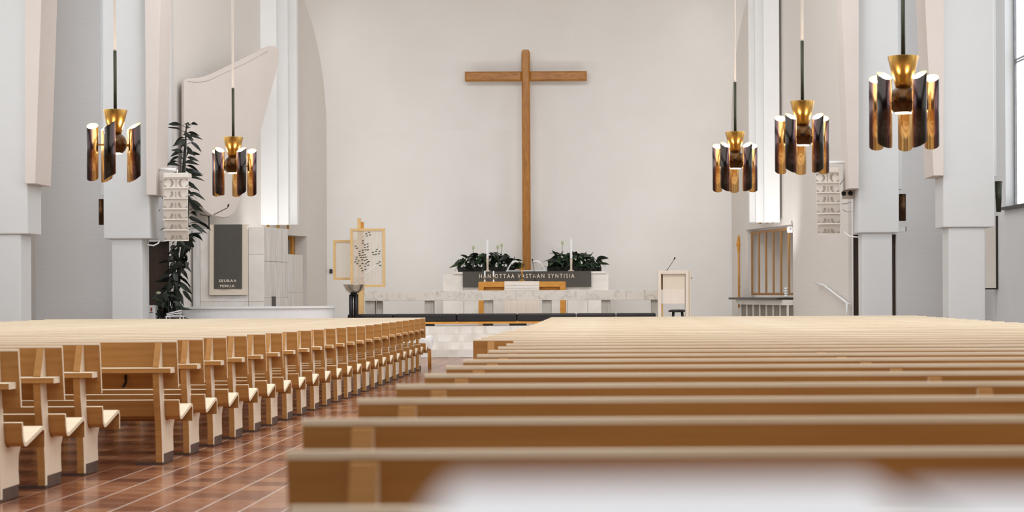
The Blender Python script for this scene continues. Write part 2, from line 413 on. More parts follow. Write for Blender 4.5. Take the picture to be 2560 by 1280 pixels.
# return walls with brown doors behind the first columns
xl_out, xr_out = side_x(-1, 40), side_x(1, 40)
dl0, dl1 = px2(318, 600, 40)[0], px2(423, 600, 40)[0]
dr0, dr1 = px2(2133, 600, 40)[0], px2(2241, 600, 40)[0]
DZL = px2(400, 604, 40)[1]; DZR = px2(2180, 586, 40)[1]
wall('wall_return_left', (xl_out - .1, 40), (dl1, 40), 0, 10.5, M['brick_grey'], [(dl0 - xl_out + .1, dl1 - xl_out + .1 - .0005, 0, DZL)], .3, 1)
wall('wall_return_right', (dr0, 40), (xr_out + .1, 40), 0, 10.5, M['brick_grey'], [(.0005, dr1 - dr0, 0, DZR)], .3, 1)
for i, (a, b, z) in enumerate(((dl0, dl1, DZL), (dr0, dr1, DZR))):
    dm = MB().box(a + .001, b - .001, 40.15, 40.2, 0, z - .002)
    d = struct(dm.build('door_%d' % (i + 1), M['door']))
    mid = (a + b) / 2
    MB().box(a + .03, mid - .01, 40.135, 40.15, .1, z - .1).build('door_leaf', M['door'], d)
    MB().box(mid + .01, b - .03, 40.135, 40.15, .1, z - .1).build('door_leaf', M['door'], d)
    MB().tube([(mid - .06, 40.1, 1.05), (mid - .06, 40.1, 1.25)], .012).build('door_handle', M['steel'], d)
# nave side walls with windows
wn = 0
for s, nm in ((1, 'right'), (-1, 'left')):
    p0 = (side_x(s, 40), 40); p1 = (side_x(s, -3), -3)
    sl = math.sqrt(1 + .05 ** 2)
    ops = [((40 - b) * sl, (40 - a) * sl, WZ0, WZ1) for (a, b) in WIN]
    wall('wall_' + nm, p0, p1, 0, 10.5, M['column'] if s == 1 else M['brick'], ops, .35, s)
    for k, (a, b) in enumerate(WIN):
        wn += 1
        m0 = Vector((side_x(s, b) + s * .2, b, 0)); m1 = Vector((side_x(s, a) + s * .2, a, 0)); tt = (m1 - m0).normalized(); L = (m1 - m0).length
        def seg(u0, u1, z0, z1, dep, off=0):
            q = []
            nn = Vector((s, 0, 0))
            for z in (z0, z1):
                for (u, kk) in ((u0, off - dep / 2), (u1, off - dep / 2), (u1, off + dep / 2), (u0, off + dep / 2)):
                    v = m0 + tt * u + nn * kk; q.append((v.x, v.y, z))
            return MB().hexa(q)
        we = bpy.data.objects.new('window_%d' % wn, None); col.objects.link(we); we.location = (m0 + m1) / 2 + Vector((0, 0, WZ0)); struct(we)
        if k > 0:
            seg(0, L, WZ0, WZ1, .02, .06).build('pane', M['pane_far'], we); continue
        n = 6; zs = [WZ0 + .06, 5.58, 7.5, WZ1 - .06]
        fr = MB()
        for u0, u1, z0, z1 in ((0, .07, WZ0, WZ1), (L - .07, L, WZ0, WZ1), (.07, L - .07, WZ0, WZ0 + .05), (.07, L - .07, WZ1 - .06, WZ1)):
            fr.bm.from_mesh(seg(u0, u1, z0, z1, .08).mesh('tmp', M['steel']))
        fr.build('window_frame', M['steel'], we)
        for q in range(1, n):
            u = .07 + (L - .14) * q / n; seg(u - .02, u + .02, WZ0 + .05, WZ1 - .06, .05).build('mullion', M['steel'], we)
        for z in (5.58, 7.5):
            seg(.07, L - .07, z - .035, z - .008, .07).build('transom', M['steel'], we); seg(.07, L - .07, z + .02, z + .045, .07).build('transom', M['steel'], we)
        for q in range(n):
            for r_ in range(3):
                seg(.09 + (L - .14) * q / n, .05 + (L - .14) * (q + 1) / n, zs[r_], zs[r_ + 1], .012).build('pane', M['pane'], we)
        sill = MB()
        y0, y1 = a - .05, b + .05
        xa, xb = side_x(s, y0), side_x(s, y1)
        sill.hexa([(xa - s * .12, y0, WZ0 - .05), (xb - s * .12, y1, WZ0 - .05), (xb + s * .2, y1, WZ0 - .05), (xa + s * .2, y0, WZ0 - .05),
                   (xa - s * .12, y0, WZ0), (xb - s * .12, y1, WZ0), (xb + s * .2, y1, WZ0), (xa + s * .2, y0, WZ0)])
        sill.build('window_sill', M['slate'], we)
wall('wall_rear', (side_x(-1, -3) - .4, -3), (side_x(1, -3) + .4, -3), 0, 10.5, M['door'], (), .3, -1)

# chancel platform and steps
SX0, SX1 = -5.3, 3.6
ST = [(39.7, .15), (40.05, .30), (40.40, .45), (40.75, .60)]
pf = MB()
pf.prism([(XL(41.0) + .01, 41.0, 0), (SX0, 41.0, 0), (SX1, 41.0, 0), (XR(41.0) - .01, 41.0, 0), (XR(DB) - .01, DB - .01, 0), (XL(DB) + .01, DB - .01, 0)], (0, 0, .6))
struct(pf.build('floor_chancel', M['floor_chancel']))
stp = bpy.data.objects.new('trim_1', None); col.objects.link(stp); stp.location = ((SX0 + SX1) / 2, 40, 0); struct(stp)
stp['label'] = 'white stone steps leading up to the chancel'
for i, (y, z) in enumerate(ST):
    y1 = 41.0 if i == 3 else ST[i + 1][0] + .05
    x = SX0 + (.31 if i % 2 else 0); k = 0
    xs = [SX0]
    while x < SX1 - .3:
        x += .62 + .1 * math.sin(i * 2.1 + k * 1.7); k += 1; xs.append(min(x, SX1))
    xs[-1] = SX1
    for a, b in zip(xs[:-1], xs[1:]):
        dy = random.uniform(-.004, .004)
        m = MB().box(a + .0008, b - .0008, y + dy * .6, y1, z - .15 + .001, z - random.uniform(0, .0015)); m.bevel(.0018, 1)
        m.build('stone_block', M['step'], stp)
    MB().box(SX0 + .02, SX1 - .02, y + .02, y1, z - .16 if i else 0, z - .02).build('step_core', M['step'], stp)

# ------------------------------------------------------------------ columns
def quadbox(pxl0, pxr0, py0, pxl1, pxr1, py1, d, dep, z0=None, z1=None):
    # a tapered slab: front face given by pixel edges at two heights, real depth dep going away
    a = at(pxl0, py0, d); b = at(pxr0, py0, d); c = at(pxr1, py1, d); e = at(pxl1, py1, d)
    # extrapolate to heights z0 (bottom) and z1 (top)
    def ex(p, q, z):
        t = (z - p.z) / (q.z - p.z); return Vector((p.x + (q.x - p.x) * t, d, z))
    bl = ex(a, e, z0 if z0 is not None else e.z); br = ex(b, c, z0 if z0 is not None else c.z)
    tl = ex(a, e, z1); tr = ex(b, c, z1)
    Y = Vector((0, dep, 0))
    return MB().hexa([bl, br, br + Y, bl + Y, tl, tr, tr + Y, tl + Y])
def column(label, d, shaft, casing, cas_y, slab, slab_y, blade, top=10.6):
    sx0, sx1 = px2(shaft[0], 700, d)[0], px2(shaft[1], 700, d)[0]
    cx0, cx1 = px2(casing[0], 400, d)[0], px2(casing[1], 400, d)[0]
    zc = px2((casing[0] + casing[1]) / 2, cas_y, d)[1]
    fz = floor_z(d)
    e = thing('column', ((sx0 + sx1) / 2, d + .35, fz), label, 'column', 'white columns along the nave')
    w = sx1 - sx0
    m = MB().box(sx0, sx1, d + .06, d + .06 + .62, fz, zc + .02); m.bevel(.02, 2); m.build('shaft', M['column'], e)
    m = MB().box(cx0, cx1, d, d + .82, zc, top); m.bevel(.02, 2); m.build('casing', M['column'], e)
    zs = px2((slab[2] + slab[3]) / 2, slab_y, d)[1]
    m = quadbox(slab[0], slab[1], 0, slab[2], slab[3], slab_y, d - .12, .95, zs, 9.9); m.bevel(.006, 1); m.build('tapered_slab', M['cream'], e)
    bx0, bx1 = px2(blade[0], 400, d)[0], px2(blade[1], 400, d)[0]
    zb = px2((blade[0] + blade[1]) / 2, blade[2], d)[1]
    m = MB().box(bx0, bx1, d + .1, d + .7, zb, top); m.build('blade', M['column'], e)
    return e
column('white column beside the tall leafy plant and hanging speakers', 38, (277, 353), (258, 373), 597, (362, 401, 366, 389), 488, (250, 258, 488))
column('white column cut off by the left edge of the picture', 34, (-40, 50), (-58, 69), 585, (62, 104, 62, 88), 460, (-66, -58, 460))
column('white column beside the brown door on the right', 38, (2157, 2232), (2145, 2247), 582, (2105, 2147, 2122, 2147), 472, (2247, 2257, 472))
column('white column beside the tall window on the right', 34, (2373, 2465), (2357, 2486), 568, (2312, 2359, 2334, 2359), 440, (2486, 2494, 440))

# sconces on the columns
def sconce(px0, px1, y0, y1, d, label, cone=0, mat='bronze'):
    p = at((px0 + px1) / 2, y1, d); q = at((px0 + px1) / 2, y0, d); r = (px1 - px0) / 2 * d / F
    e = thing('wall_sconce', p, label, 'sconce', 'dark tubular sconces on the columns')
    h = q.z - p.z
    r1 = r * (1 - cone)
    MB().lathe([(r1 * .9, .02), (r1 * .9, .0), (r1, 0), (r, h), (r * .9, h), (r * .88, h - .03), (r1 * .86, .02), (0, .02)], p, 20).build('shade', M[mat], e)
    MB().box(p.x - .02, p.x + .02, p.y + r * .8, p.y + r + .12, p.z + h * .45, p.z + h * .55).build('bracket', M['black'], e)
    return e
sconce(247, 261, 498, 562, 38.2, 'brown tubular sconce beside the column next to the tall plant')
sconce(2247, 2265, 485, 552, 38.2, 'brown tubular sconce on the column beside the brown door')
sconce(2487, 2506, 453, 530, 34.2, 'conical dark brass sconce next to the right window', .35, 'rod')
# little junction box under the right sconce
p = at(2256, 580, 38.4); e = thing('junction_box', p, 'small white junction box under the right column sconce', 'junction box')
m = MB().box(p.x - .09, p.x + .05, 38.35, 38.5, p.z, p.z + .1); m.bevel(.01); m.build('housing', M['white_metal'], e)
MB().box(p.x + .05, p.x + .075, 38.36, 38.5, p.z + .01, p.z + .1).build('cover', M['steel'], e)
# hanging board behind the right column
a = at(2440, 720, 38.3); b = at(2489, 540, 38.3)
e = thing('acoustic_board', ((a.x + b.x) / 2, 38.6, a.z), 'white acoustic board with dark edge behind the right column', 'board')
MB().box(a.x, b.x, 38.3, 38.36, a.z, b.z).build('board', M['plaster'], e)
MB().box(b.x, side_x(1, 38.3) + .01, 38.3, 38.4, a.z, b.z).build('edge_strip', M['slate'], e)
MB().box(a.x, b.x + .045, 38.3, 38.38, a.z - .03, a.z).build('lower_edge', M['slate'], e)

# ------------------------------------------------------------------ fins hiding the chancel windows
def fins(specs, label, botp):
    x, z = px2((specs[0][0] + specs[-1][1]) / 2, botp, specs[1][2])
    e = thing('light_fin', (x, specs[1][2], z), label, 'fin', 'white fins masking the chancel windows')
    for (a, b, d, mat) in specs:
        xa, xb = px2(a, botp, d)[0], px2(b, botp, d)[0]; z = px2(a, botp, d)[1]
        m = MB().box(xa, xb, d, d + .25, z, 9.4); m.bevel(.008, 1); m.build('fin', M[mat], e)
    return e
eL = fins([(645, 693, 45.0, 'fin'), (690, 721, 45.45, 'fin'), (718, 743, 45.9, 'fin')], 'three tall white fins on the left chancel wall', 562)
eR = fins([(1911, 1950, 44.9, 'fin'), (1890, 1914, 45.35, 'fin'), (1874, 1892, 45.8, 'fin')], 'three tall white fins on the right chancel wall', 556)
for e, pts in ((eL, ((670, 566, 45.1), (695, 568, 45.55), (720, 569, 46.0))), (eR, ((1900, 556, 45.4), (1918, 555, 45.0), (1932, 554, 45.0)))):
    for q in pts:
        p = at(*q); MB().lathe([(0, -.035), (.03, -.03), (.03, .07), (0, .07)], p, 12).build('brass_foot', M['brass'], e)

# ------------------------------------------------------------------ right niche with wooden grille
def rpt(d, off, z):   # point on right chancel wall, off = distance out into the room (negative = recessed)
    t = Vector((-.1965, 1, 0)).normalized(); n = Vector((-t.y, t.x, 0)); v = Vector((XR(d), d, z)) + n * off; return v
def lpt(d, off, z):
    t = Vector((.1952, 1, 0)).normalized(); n = Vector((t.y, -t.x, 0)); v = Vector((XL(d), d, z)) + n * off; return v
def wbox(pt, d0, d1, o0, o1, z0, z1, mb=None):
    mb = mb or MB()
    return mb.hexa([pt(d0, o0, z0), pt(d1, o0, z0), pt(d1, o1, z0), pt(d0, o1, z0), pt(d0, o0, z1), pt(d1, o0, z1), pt(d1, o1, z1), pt(d0, o1, z1)])
struct(wbox(rpt, nr0 - .1, nr1 + .1, -.95, -.9, .6, NRZ1 + .1).build('wall_niche_right', M['plaster']))
m = MB(); wbox(rpt, nr0 - .06, nr0, -.9, -.3, .6, NRZ1 + .06, m); wbox(rpt, nr1, nr1 + .06, -.9, -.3, .6, NRZ1 + .06, m); wbox(rpt, nr0, nr1, -.9, -.3, NRZ1, NRZ1 + .06, m)
struct(m.build('wall_niche_right_reveal', M['plaster']))
gz0, gz1 = 1.2, 2.72
c0 = rpt((nr0 + nr1) / 2, -.12, gz0)
g = thing('slatted_grille', c0, 'brown wooden grille of upright slats in the right chancel niche', 'grille')
g0, g1 = nr0 + .1, nr1 - .12
for i in range(7):
    d = g0 + (g1 - g0) * i / 6
    m = wbox(rpt, d - .055, d + .055, -.13, -.108, gz0, gz1); m.bevel(.006, 1); m.build('slat', M['wood_dark'], g)
for i in range(6):
    da = g0 + (g1 - g0) * i / 6 + .055; db = g0 + (g1 - g0) * (i + 1) / 6 - .055
    for z0, z1 in ((gz0, gz0 + .055), (gz1 - .055, gz1)):
        wbox(rpt, da, db, -.128, -.11, z0, z1).build('rail', M['wood_dark'], g)
s = wbox(rpt, nr0 + .1, nr1 + .35, -.2, .35, 1.1, 1.15); s.bevel(.02, 2)
tag(s.build('stone_shelf', M['slate']), 'dark stone shelf under the slatted grille on the right wall', 'shelf')
rad = thing('radiator_cover', rpt((nr0 + nr1) / 2, .1, .6), 'grey panelled radiator cover under the dark stone shelf', 'radiator')
m = wbox(rpt, nr0 + .02, nr1 + .1, -.1, .22, .98, 1.099); m.build('cover_top', M['marble_white'], rad)
wbox(rpt, nr0 + .05, nr1 + .05, -.1, .1, .601, .98).build('core', M['radiator'], rad)
for i in range(8):
    d = nr0 + .05 + (nr1 - nr0) * i / 7
    wbox(rpt, d - .05, d + .05, .1, .125, .601, .98).build('upright', M['marble_white'], rad)
for i in range(7):
    da = nr0 + .08 + (nr1 - nr0) * i / 7; db = da + (nr1 - nr0) / 7 - .06
    wbox(rpt, da, db, .1, .112, .62, .97).build('panel', M['radiator'], rad)
# small white lamp and stacked glasses at the end of the grille
p = rpt(nr0 + .02, .06, 2.58)
e = thing('spot_lamp', p, 'small white spot lamp at the corner of the slatted grille', 'lamp')
MB().lathe([(0, 0), (.06, 0), (.07, .05), (.07, .12), (.04, .14), (0, .14)], p, 16).build('housing', M['white_metal'], e)
MB().tube([p + Vector((0, -.06, .08)), p + Vector((0, -.085, .08))], .012).build('lens', M['black'], e)
p = rpt(nr0 + .14, .12, 1.15)
e = thing('stacked_cups', p, 'stack of small white cups on the dark shelf', 'cups')
for i in range(4):
    MB().lathe([(0, .01), (.03, 0), (.05, .055), (.045, .055), (.028, .01)], p + Vector((0, 0, .055 * i)), 14).build('cup', M['white_metal'], e)
# carved staff left of the niche
d = wall_r(1847); p0 = at(1847, 769, d - .12); p1 = at(1847, 585, d - .12)
e = thing('processional_staff', p0, 'carved wooden staff with a leaf tip leaning on the right wall', 'staff')
MB().tube([p0, p0 + Vector((0, 0, p1.z - p0.z - .2))], .022, 10).build('shaft', M['wood_gold'], e)
h = p1.z - .42
MB().lathe([(.022, -.04), (.03, 0), (.03, .04), (.055, .16), (.035, .27), (.02, .36), (0, .42)], (p0.x, p0.y, h), 4, smooth=False).build('tip', M['wood_gold'], e)
MB().box(p0.x + .01, XR(p0.y) + .02, p0.y - .015, p0.y + .015, p0.z + .5, p0.z + .53).build('wall_hook', M['brass'], e)
# hand rail on the right chancel wall
a = rpt(wall_r(2050), .09, px2(2050, 708, wall_r(2050))[1]); b = rpt(wall_r(2070), .09, px2(2070, 713, wall_r(2070))[1]); c = rpt(wall_r(2128), .09, px2(2128, 757, wall_r(2128))[1])
e = thing('hand_rail', c, 'white hand rail sloping down the right chancel wall', 'hand rail')
MB().tube([a, b, c, c - Vector((0, 0, .35))], .024, 10).build('rail', M['white_metal'], e)
for q in (b, c):
    MB().tube([q, q + Vector((.1, 0, -.03))], .012, 8).build('bracket', M['white_metal'], e)

# ------------------------------------------------------------------ left niche with door frame
m = wbox(lpt, nl0 - .05, nl1 + .05, -1.25, -1.2, .6, NLZ + .05)
wbox(lpt, nl1, nl1 + .05, -1.2, -.3, .6, NLZ + .05, m); wbox(lpt, nl0 - .05, nl0, -1.2, -.3, .6, NLZ + .05, m); wbox(lpt, nl0, nl1, -1.2, -.3, NLZ, NLZ + .05, m)
struct(m.build('wall_niche_left', M['radiator']))
e = struct(bpy.data.objects.new('door_3', None)); col.objects.link(e); e.location = lpt((nl0 + nl1) / 2, -.8, .6)
wbox(lpt, nl1 - .16, nl1 - .02, -.37, -.31, .6, NLZ - .002).build('door_frame', M['wood_gold'], e)
wbox(lpt, nl1 - .16, nl1 - .02, -.95, -.37, NLZ - .08, NLZ - .002).build('door_lintel', M['wood_gold'], e)
wbox(lpt, nl1 - .10, nl1 - .05, -.95, -.37, .6, NLZ - .08).build('door_leaf', M['plaster'], e)

# ------------------------------------------------------------------ pulpit
def P2(px, d): return Vector((px2(px, 640, d)[0], d, 0))
A, B, C, D_, E_ = P2(482, 41.02), P2(660, 41.05), P2(720, 42.6), P2(757, 43.9), None
zt = px2(600, 567, 41)[1]
pu = thing('pulpit', ((A.x + B.x) / 2, 41.6, .6), 'marble pulpit with a dark grey hanging on its front', 'pulpit')
def slab_between(a, b, u0, u1, z0, z1, th, name, mat, parent, out=0.0):
    t = (b - a); n = Vector((t.y, -t.x, 0)).normalized()   # towards the viewer
    p = a + t * u0; q = a + t * u1
    if (n.y > 0): n = -n
    o = n * out
    m = MB().hexa([(p + o) + Vector((0, 0, z0)), (q + o) + Vector((0, 0, z0)), q - n * th + Vector((0, 0, z0)), p - n * th + Vector((0, 0, z0)),
                   (p + o) + Vector((0, 0, z1)), (q + o) + Vector((0, 0, z1)), q - n * th + Vector((0, 0, z1)), p - n * th + Vector((0, 0, z1))])
    m.bevel(.006, 1); return m.build(name, M[mat], parent)
zb = .601; zm = px2(640, 636, 41)[1]
g = .0025
def panels(a, b, us, zs, th, mat, parent):
    L = (b - a).length
    for i in range(len(us) - 1):
        for j in range(len(zs) - 1):
            slab_between(a, b, us[i] + g / L, us[i + 1] - g / L, zs[j] + g, zs[j + 1] - g, th, 'marble_slab', mat, parent, out=random.uniform(0, .003))
panels(A, B, [0, .10], [zb, zt - .04], .12, 'marble_band', pu)
panels(A, B, [.10, .78], [zb, 1.12, zt - .04], .12, 'marble_white', pu)
panels(A, B, [.78, 1.0], [zb, 1.12, zm, zt], .12, 'marble_white', pu)
panels(B, C, [0, .5, 1.0], [zb, 1.2, 1.95, zt], .12, 'marble_band', pu)
zl = px2(740, 636, 43)[1]
panels(C + Vector((.02, .03, 0)), D_, [0, 1.0], [zb, 1.3, zl], .1, 'marble_band', pu)
C2 = C + Vector((-.5, .6, 0))
MB().prism([A + Vector((.05, .14, .6)), B + Vector((-.1, .14, .6)), C + Vector((-.12, .0, .6)), Vector((XL(42.6) + .05, 42.6, .6)), Vector((XL(41.3) + .08, 41.3, .6))], (0, 0, .05)).build('pulpit_floor', M['wood_pale'], pu)
p = at(679, 766, 41.6)
t = (C - B); q0 = B + t * .30; q1 = B + t * .44
slab_between(B, C, .30, .46, px2(680, 766, 41.6)[1], px2(680, 741, 41.6)[1], .02, 'vent', 'slate', pu, out=.012)
# pulpit hanging
yc = 40.99
a = at(525, 738, yc); b = at(618, 562, yc)
pa = thing('pulpit_hanging', ((a.x + b.x) / 2, yc, a.z), 'beige pulpit hanging with dark grey panel and two words', 'hanging')
m = MB()
nn = 14
rows = []
for j in range(9):
    z = b.z + (a.z - b.z) * j / 8; wd = .012 * j / 8
    rows.append([(a.x - wd + (b.x - a.x + 2 * wd) * i / nn, yc - .012 - .008 * math.sin(i * .9) * j / 8, z) for i in range(nn + 1)])
m.strip(rows); r2 = [[(x, y + .012, z) for (x, y, z) in r] for r in rows]; m.strip(r2)
m.box(a.x, b.x, yc - .012, 41.25, b.z - .002, b.z + .006)
m.build('linen_border', M['cloth_beige'], pa)
a2 = at(537, 722, yc); b2 = at(606, 562, yc)
gp = MB().hexa([(a2.x - .012, yc - .03, a2.z), (b2.x - .01, yc - .03, a2.z), (b2.x - .01, yc - .024, a2.z), (a2.x - .012, yc - .024, a2.z),
           (a2.x, yc - .03, b2.z + .008), (b2.x, yc - .03, b2.z + .008), (b2.x, yc - .024, b2.z + .008), (a2.x, yc - .024, b2.z + .008)]).build('grey_panel', M['cloth_grey'], pa)
def text(body, cx, y, z, size, width, mat, parent, name='inscription', spacing=1.15):
    cu = bpy.data.curves.new(name, 'FONT'); cu.body = body; cu.size = size; cu.extrude = .002; cu.align_x = 'CENTER'; cu.align_y = 'CENTER'
    cu.space_character = spacing; cu.offset = .0012; cu.resolution_u = 3
    o = bpy.data.objects.new('tmp_text', cu); col.objects.link(o)
    bpy.context.view_layer.update()
    dg = bpy.context.evaluated_depsgraph_get()
    me = bpy.data.meshes.new_from_object(o.evaluated_get(dg)); bpy.data.objects.remove(o)
    xs = [v.co.x for v in me.vertices]; ys = [v.co.y for v in me.vertices]
    w0 = max(xs) - min(xs); mx = (max(xs) + min(xs)) / 2; my = (max(ys) + min(ys)) / 2; k = width / w0
    og = origin(parent)
    for v in me.vertices:
        x, yy, zz = v.co
        v.co = Vector((cx + (x - mx) * k, y - zz, z + (yy - my) * (size_scale(size, ys)))) - og
    me.materials.clear(); me.materials.append(mat); me.name = name
    ob = bpy.data.objects.new(name, me); col.objects.link(ob); ob.parent = parent
    return ob
def size_scale(size, ys): return size / (max(ys) - min(ys))
p = at(570, 702, yc); text('SEURAA', p.x, yc - .032, p.z, .056, 44 * yc / F, M['letters'], gp, spacing=1.25)
p = at(569, 715, yc); text('MINUA', p.x, yc - .032, p.z, .056, 36 * yc / F, M['letters'], gp, spacing=1.25)
# microphone on the pulpit
p = at(523, 573, 41.1); p.z = zt - .04
e = thing('pulpit_microphone', p, 'gooseneck microphone standing on the pulpit top', 'microphone')
MB().lathe([(0, 0), (.05, 0), (.05, .02), (.012, .03), (0, .03)], p, 14).build('base', M['black'], e)
q1 = at(522, 541, 41.1); q2 = at(540, 534, 41.1); q3 = at(568, 520, 41.1); q4 = at(571, 513, 41.1)
MB().tube([p + Vector((0, 0, .02)), q1], .012, 8).build('stand', M['black'], e)
MB().tube([at(500, 536, 41.1), q1, q2, q3, at(570, 517, 41.1)], .008, 8).build('gooseneck', M['bronze'], e)
MB().tube([at(570, 517, 41.1), q4 + Vector((.005, 0, .02))], [.014, .02], 10).build('capsule', M['black'], e)

# sound reflector behind the pulpit
def onplane(px, py):
    # vertical plane through plan points
    a = P2(457, 40.3); b = P2(700, 42.9)
    k = (px - PX) / F
    s_ = (k * a.y - a.x) / ((b.x - a.x) - k * (b.y - a.y)); d = a.y + (b.y - a.y) * s_
    for _ in range(3):
        kk = ((px - PX) + ROLL * (PY - py)) / F
        s_ = (kk * a.y - a.x) / ((b.x - a.x) - kk * (b.y - a.y)); d = a.y + (b.y - a.y) * s_
    return at(px, py, d)
def smooth_poly(pts, it=3):
    for _ in range(it):
        n = []
        for i in range(len(pts)):
            a, b = pts[i], pts[(i + 1) % len(pts)]
            n += [(a[0] * .75 + b[0] * .25, a[1] * .75 + b[1] * .25), (a[0] * .25 + b[0] * .75, a[1] * .25 + b[1] * .75)]
        pts = n
    return pts
refl = [(457, 300), (457, 225), (457, 203), (466, 196), (495, 195), (522, 188), (600, 150), (655, 121), (680, 112), (699, 122), (699, 150), (686, 200), (660, 300),
        (632, 400), (606, 490), (590, 530), (572, 545), (548, 545), (520, 536), (490, 505), (470, 490), (458, 480), (457, 400)]
pts = [onplane(*q) for q in smooth_poly(refl, 2)]
m = MB(); nv = Vector((.55, -.83, 0)).normalized()
m.prism([p + nv * -.1 for p in pts], nv * .1)
bmesh.ops.recalc_face_normals(m.bm, faces=m.bm.faces)
big = [f for f in m.bm.faces if len(f.verts) > 10]
es = {e for f in big for e in f.edges}
bmesh.ops.bevel(m.bm, geom=list(es), offset=.02, segments=2, affect='EDGES')
rf = thing('sound_reflector', pts[0] - Vector((0, 0, 3)), 'large wing shaped white sound reflector panel behind the pulpit', 'reflector')
m.build('panel', M['cream'], rf)
pl = [onplane(*q) + nv * .012 for q in ((470, 203), (492, 205), (520, 201), (560, 182), (610, 159), (650, 138), (668, 128))]
MB().tube(pl, .008, 6).build('seam_bead', M['cream'], rf)
mp = onplane(560, 400)
MB().tube([mp - nv * .08, mp - nv * 1.2], .03, 8).build('wall_bracket', M['white_metal'], rf)

# white curved parapet in front of the pulpit
m = MB(); mc = MB()
x0, x1 = px2(452, 780, 41)[0], px2(839, 780, 41)[0]
N = 36; inner = []; outer = []
zc_ = px2(640, 766, 40)[1]
for i in range(N + 1):
    a = math.pi * i / N
    cx = (x0 + x1) / 2; rx = (x1 - x0) / 2
    ex = lambda r, q: math.copysign(abs(r) ** q, r)
    outer.append((cx - rx * ex(math.cos(a), .55), 40.85 - .85 * ex(math.sin(a), .8)))
    inner.append((cx - (rx - .13) * ex(math.cos(a), .55), 40.85 - .72 * ex(math.sin(a), .8)))
def ringwall(mb, o, i_, z0, z1):
    n = len(o)
    for k in range(n - 1):
        mb.hexa([(*o[k], z0), (*o[k + 1], z0), (*i_[k + 1], z0), (*i_[k], z0), (*o[k], z1), (*o[k + 1], z1), (*i_[k + 1], z1), (*i_[k], z1)])
ringwall(m, outer, inner, 0, zc_ - .045)
e = thing('curved_parapet', ((x0 + x1) / 2, 40.4, 0), 'low white curved parapet below the pulpit', 'parapet')
bmesh.ops.remove_doubles(m.bm, verts=m.bm.verts, dist=.0005); m.build('parapet_wall', M['white_metal'], e)
def off(pl_, k):
    cx = (x0 + x1) / 2; return [(cx + (x - cx) * (1 + k / 1.55), 40.85 + (y - 40.85) * (1 + k / .8)) for x, y in pl_]
ringwall(mc, off(outer, .03), off(inner, -.03), zc_ - .045, zc_)
bmesh.ops.remove_doubles(mc.bm, verts=mc.bm.verts, dist=.0005); mc.build('cap', M['white_metal'], e)

# objects beside the left column
a = at(366, 795, 38.9); b = at(388, 763, 38.9)
e = thing('white_cabinet', ((a.x + b.x) / 2, 39.1, 0), 'small white cabinet beside the left column', 'cabinet')
m = MB().box(a.x - .3, b.x, 38.9, 39.3, 0, b.z); m.bevel(.02); m.build('body', M['white_metal'], e)
MB().box(b.x - .09, b.x - .06, 38.895, 38.9, b.z - .12, b.z - .05).build('red_mark', M['red'], e)
p = at(433, 797, 38.3)
st = thing('side_stand', (p.x, 38.50, 0), 'low white wire stand holding folded sheets beside the plant', 'stand')
zt2 = at(433, 793, 38.30).z
for dx in (-.13, .13):
    for dy in (0, .3):
        MB().tube([(p.x + dx, 38.30 + dy, 0), (p.x + dx, 38.30 + dy, zt2)], .012, 8).build('leg', M['white_metal'], st)
MB().box(p.x - .15, p.x + .15, 38.28, 38.62, zt2, zt2 + .015).build('shelf', M['white_metal'], st)
e = thing('folded_sheets', (p.x, 38.40, zt2 + .015), 'folded white sheets lying askew on the low wire stand', 'papers')
for i in range(3):
    z = zt2 + .016 + .022 * i
    k = .02 + .03 * i
    m = MB().hexa([(p.x - .13, 38.30, z), (p.x + .12, 38.30, z + k * .6), (p.x + .12, 38.55, z + k * .6), (p.x - .13, 38.55, z),
                   (p.x - .13, 38.30, z + .014), (p.x + .12, 38.30, z + .014 + k * .8), (p.x + .12, 38.55, z + .014 + k * .8), (p.x - .13, 38.55, z + .014)])
    m.build('sheet', M['paper'], e)

# ------------------------------------------------------------------ plants
def leaf_mesh(name, L, W, droop, mat, seg=6):
    m = MB(); rows = []
    for i in range(seg + 1):
        t = i / seg; w = W * math.sin(math.pi * min(1, t * .93 + .07)) ** .8 * (1 - .35 * t); w = max(w, .002)
        x = L * t; z = -droop * t * t * L
        rows.append([(x, -w / 2, z + .10 * w), (x, 0, z), (x, w / 2, z + .10 * w)])
    m.strip(rows); return m.mesh(name, mat)
def put_leaf(me, parent, p, yaw, pitch, roll=0, sc=1):
    o = bpy.data.objects.new('leaf', me); col.objects.link(o); o.parent = parent
    o.location = Vector(p) - origin(parent)
    o.rotation_euler = (Matrix.Rotation(yaw, 4, 'Z') @ Matrix.Rotation(-pitch, 4, 'Y') @ Matrix.Rotation(roll, 4, 'X')).to_euler()
    o.scale = (sc, sc, sc); return o
rg = random.Random(3)
dp = 39.35
base = at(430, 800, dp); base.z = 0
tp = thing('tall_potted_plant', base, 'tall dark leafy plant in a pot beside the pulpit', 'plant')
MB().lathe([(0, 0), (.2, 0), (.26, .45), (.28, .46), (.28, .5), (.24, .5), (.23, .46), (0, .46)], base, 24).build('pot', M['soil'], tp)
stemp = [Vector((base.x, dp, .46)), at(440, 720, dp), at(455, 640, dp), at(466, 560, dp), at(468, 500, dp), at(459, 430, dp), at(463, 370, dp), at(466, 310, dp)]
MB().tube(stemp, [.05, .045, .045, .04, .04, .038, .025, .01], 8).build('stem', M['leaf_dark'], tp)
lm = [leaf_mesh('leaf', .33, .125, .5, M['leaf_dark']), leaf_mesh('leaf', .30, .12, .9, M['leaf_dark'])]
def stem_at(z):
    for a, b in zip(stemp[:-1], stemp[1:]):
        if a.z <= z <= b.z: return a.lerp(b, (z - a.z) / (b.z - a.z))
    return stemp[-1]
ztop = stemp[-1].z
k = 0
z = 2.4
pet = MB()
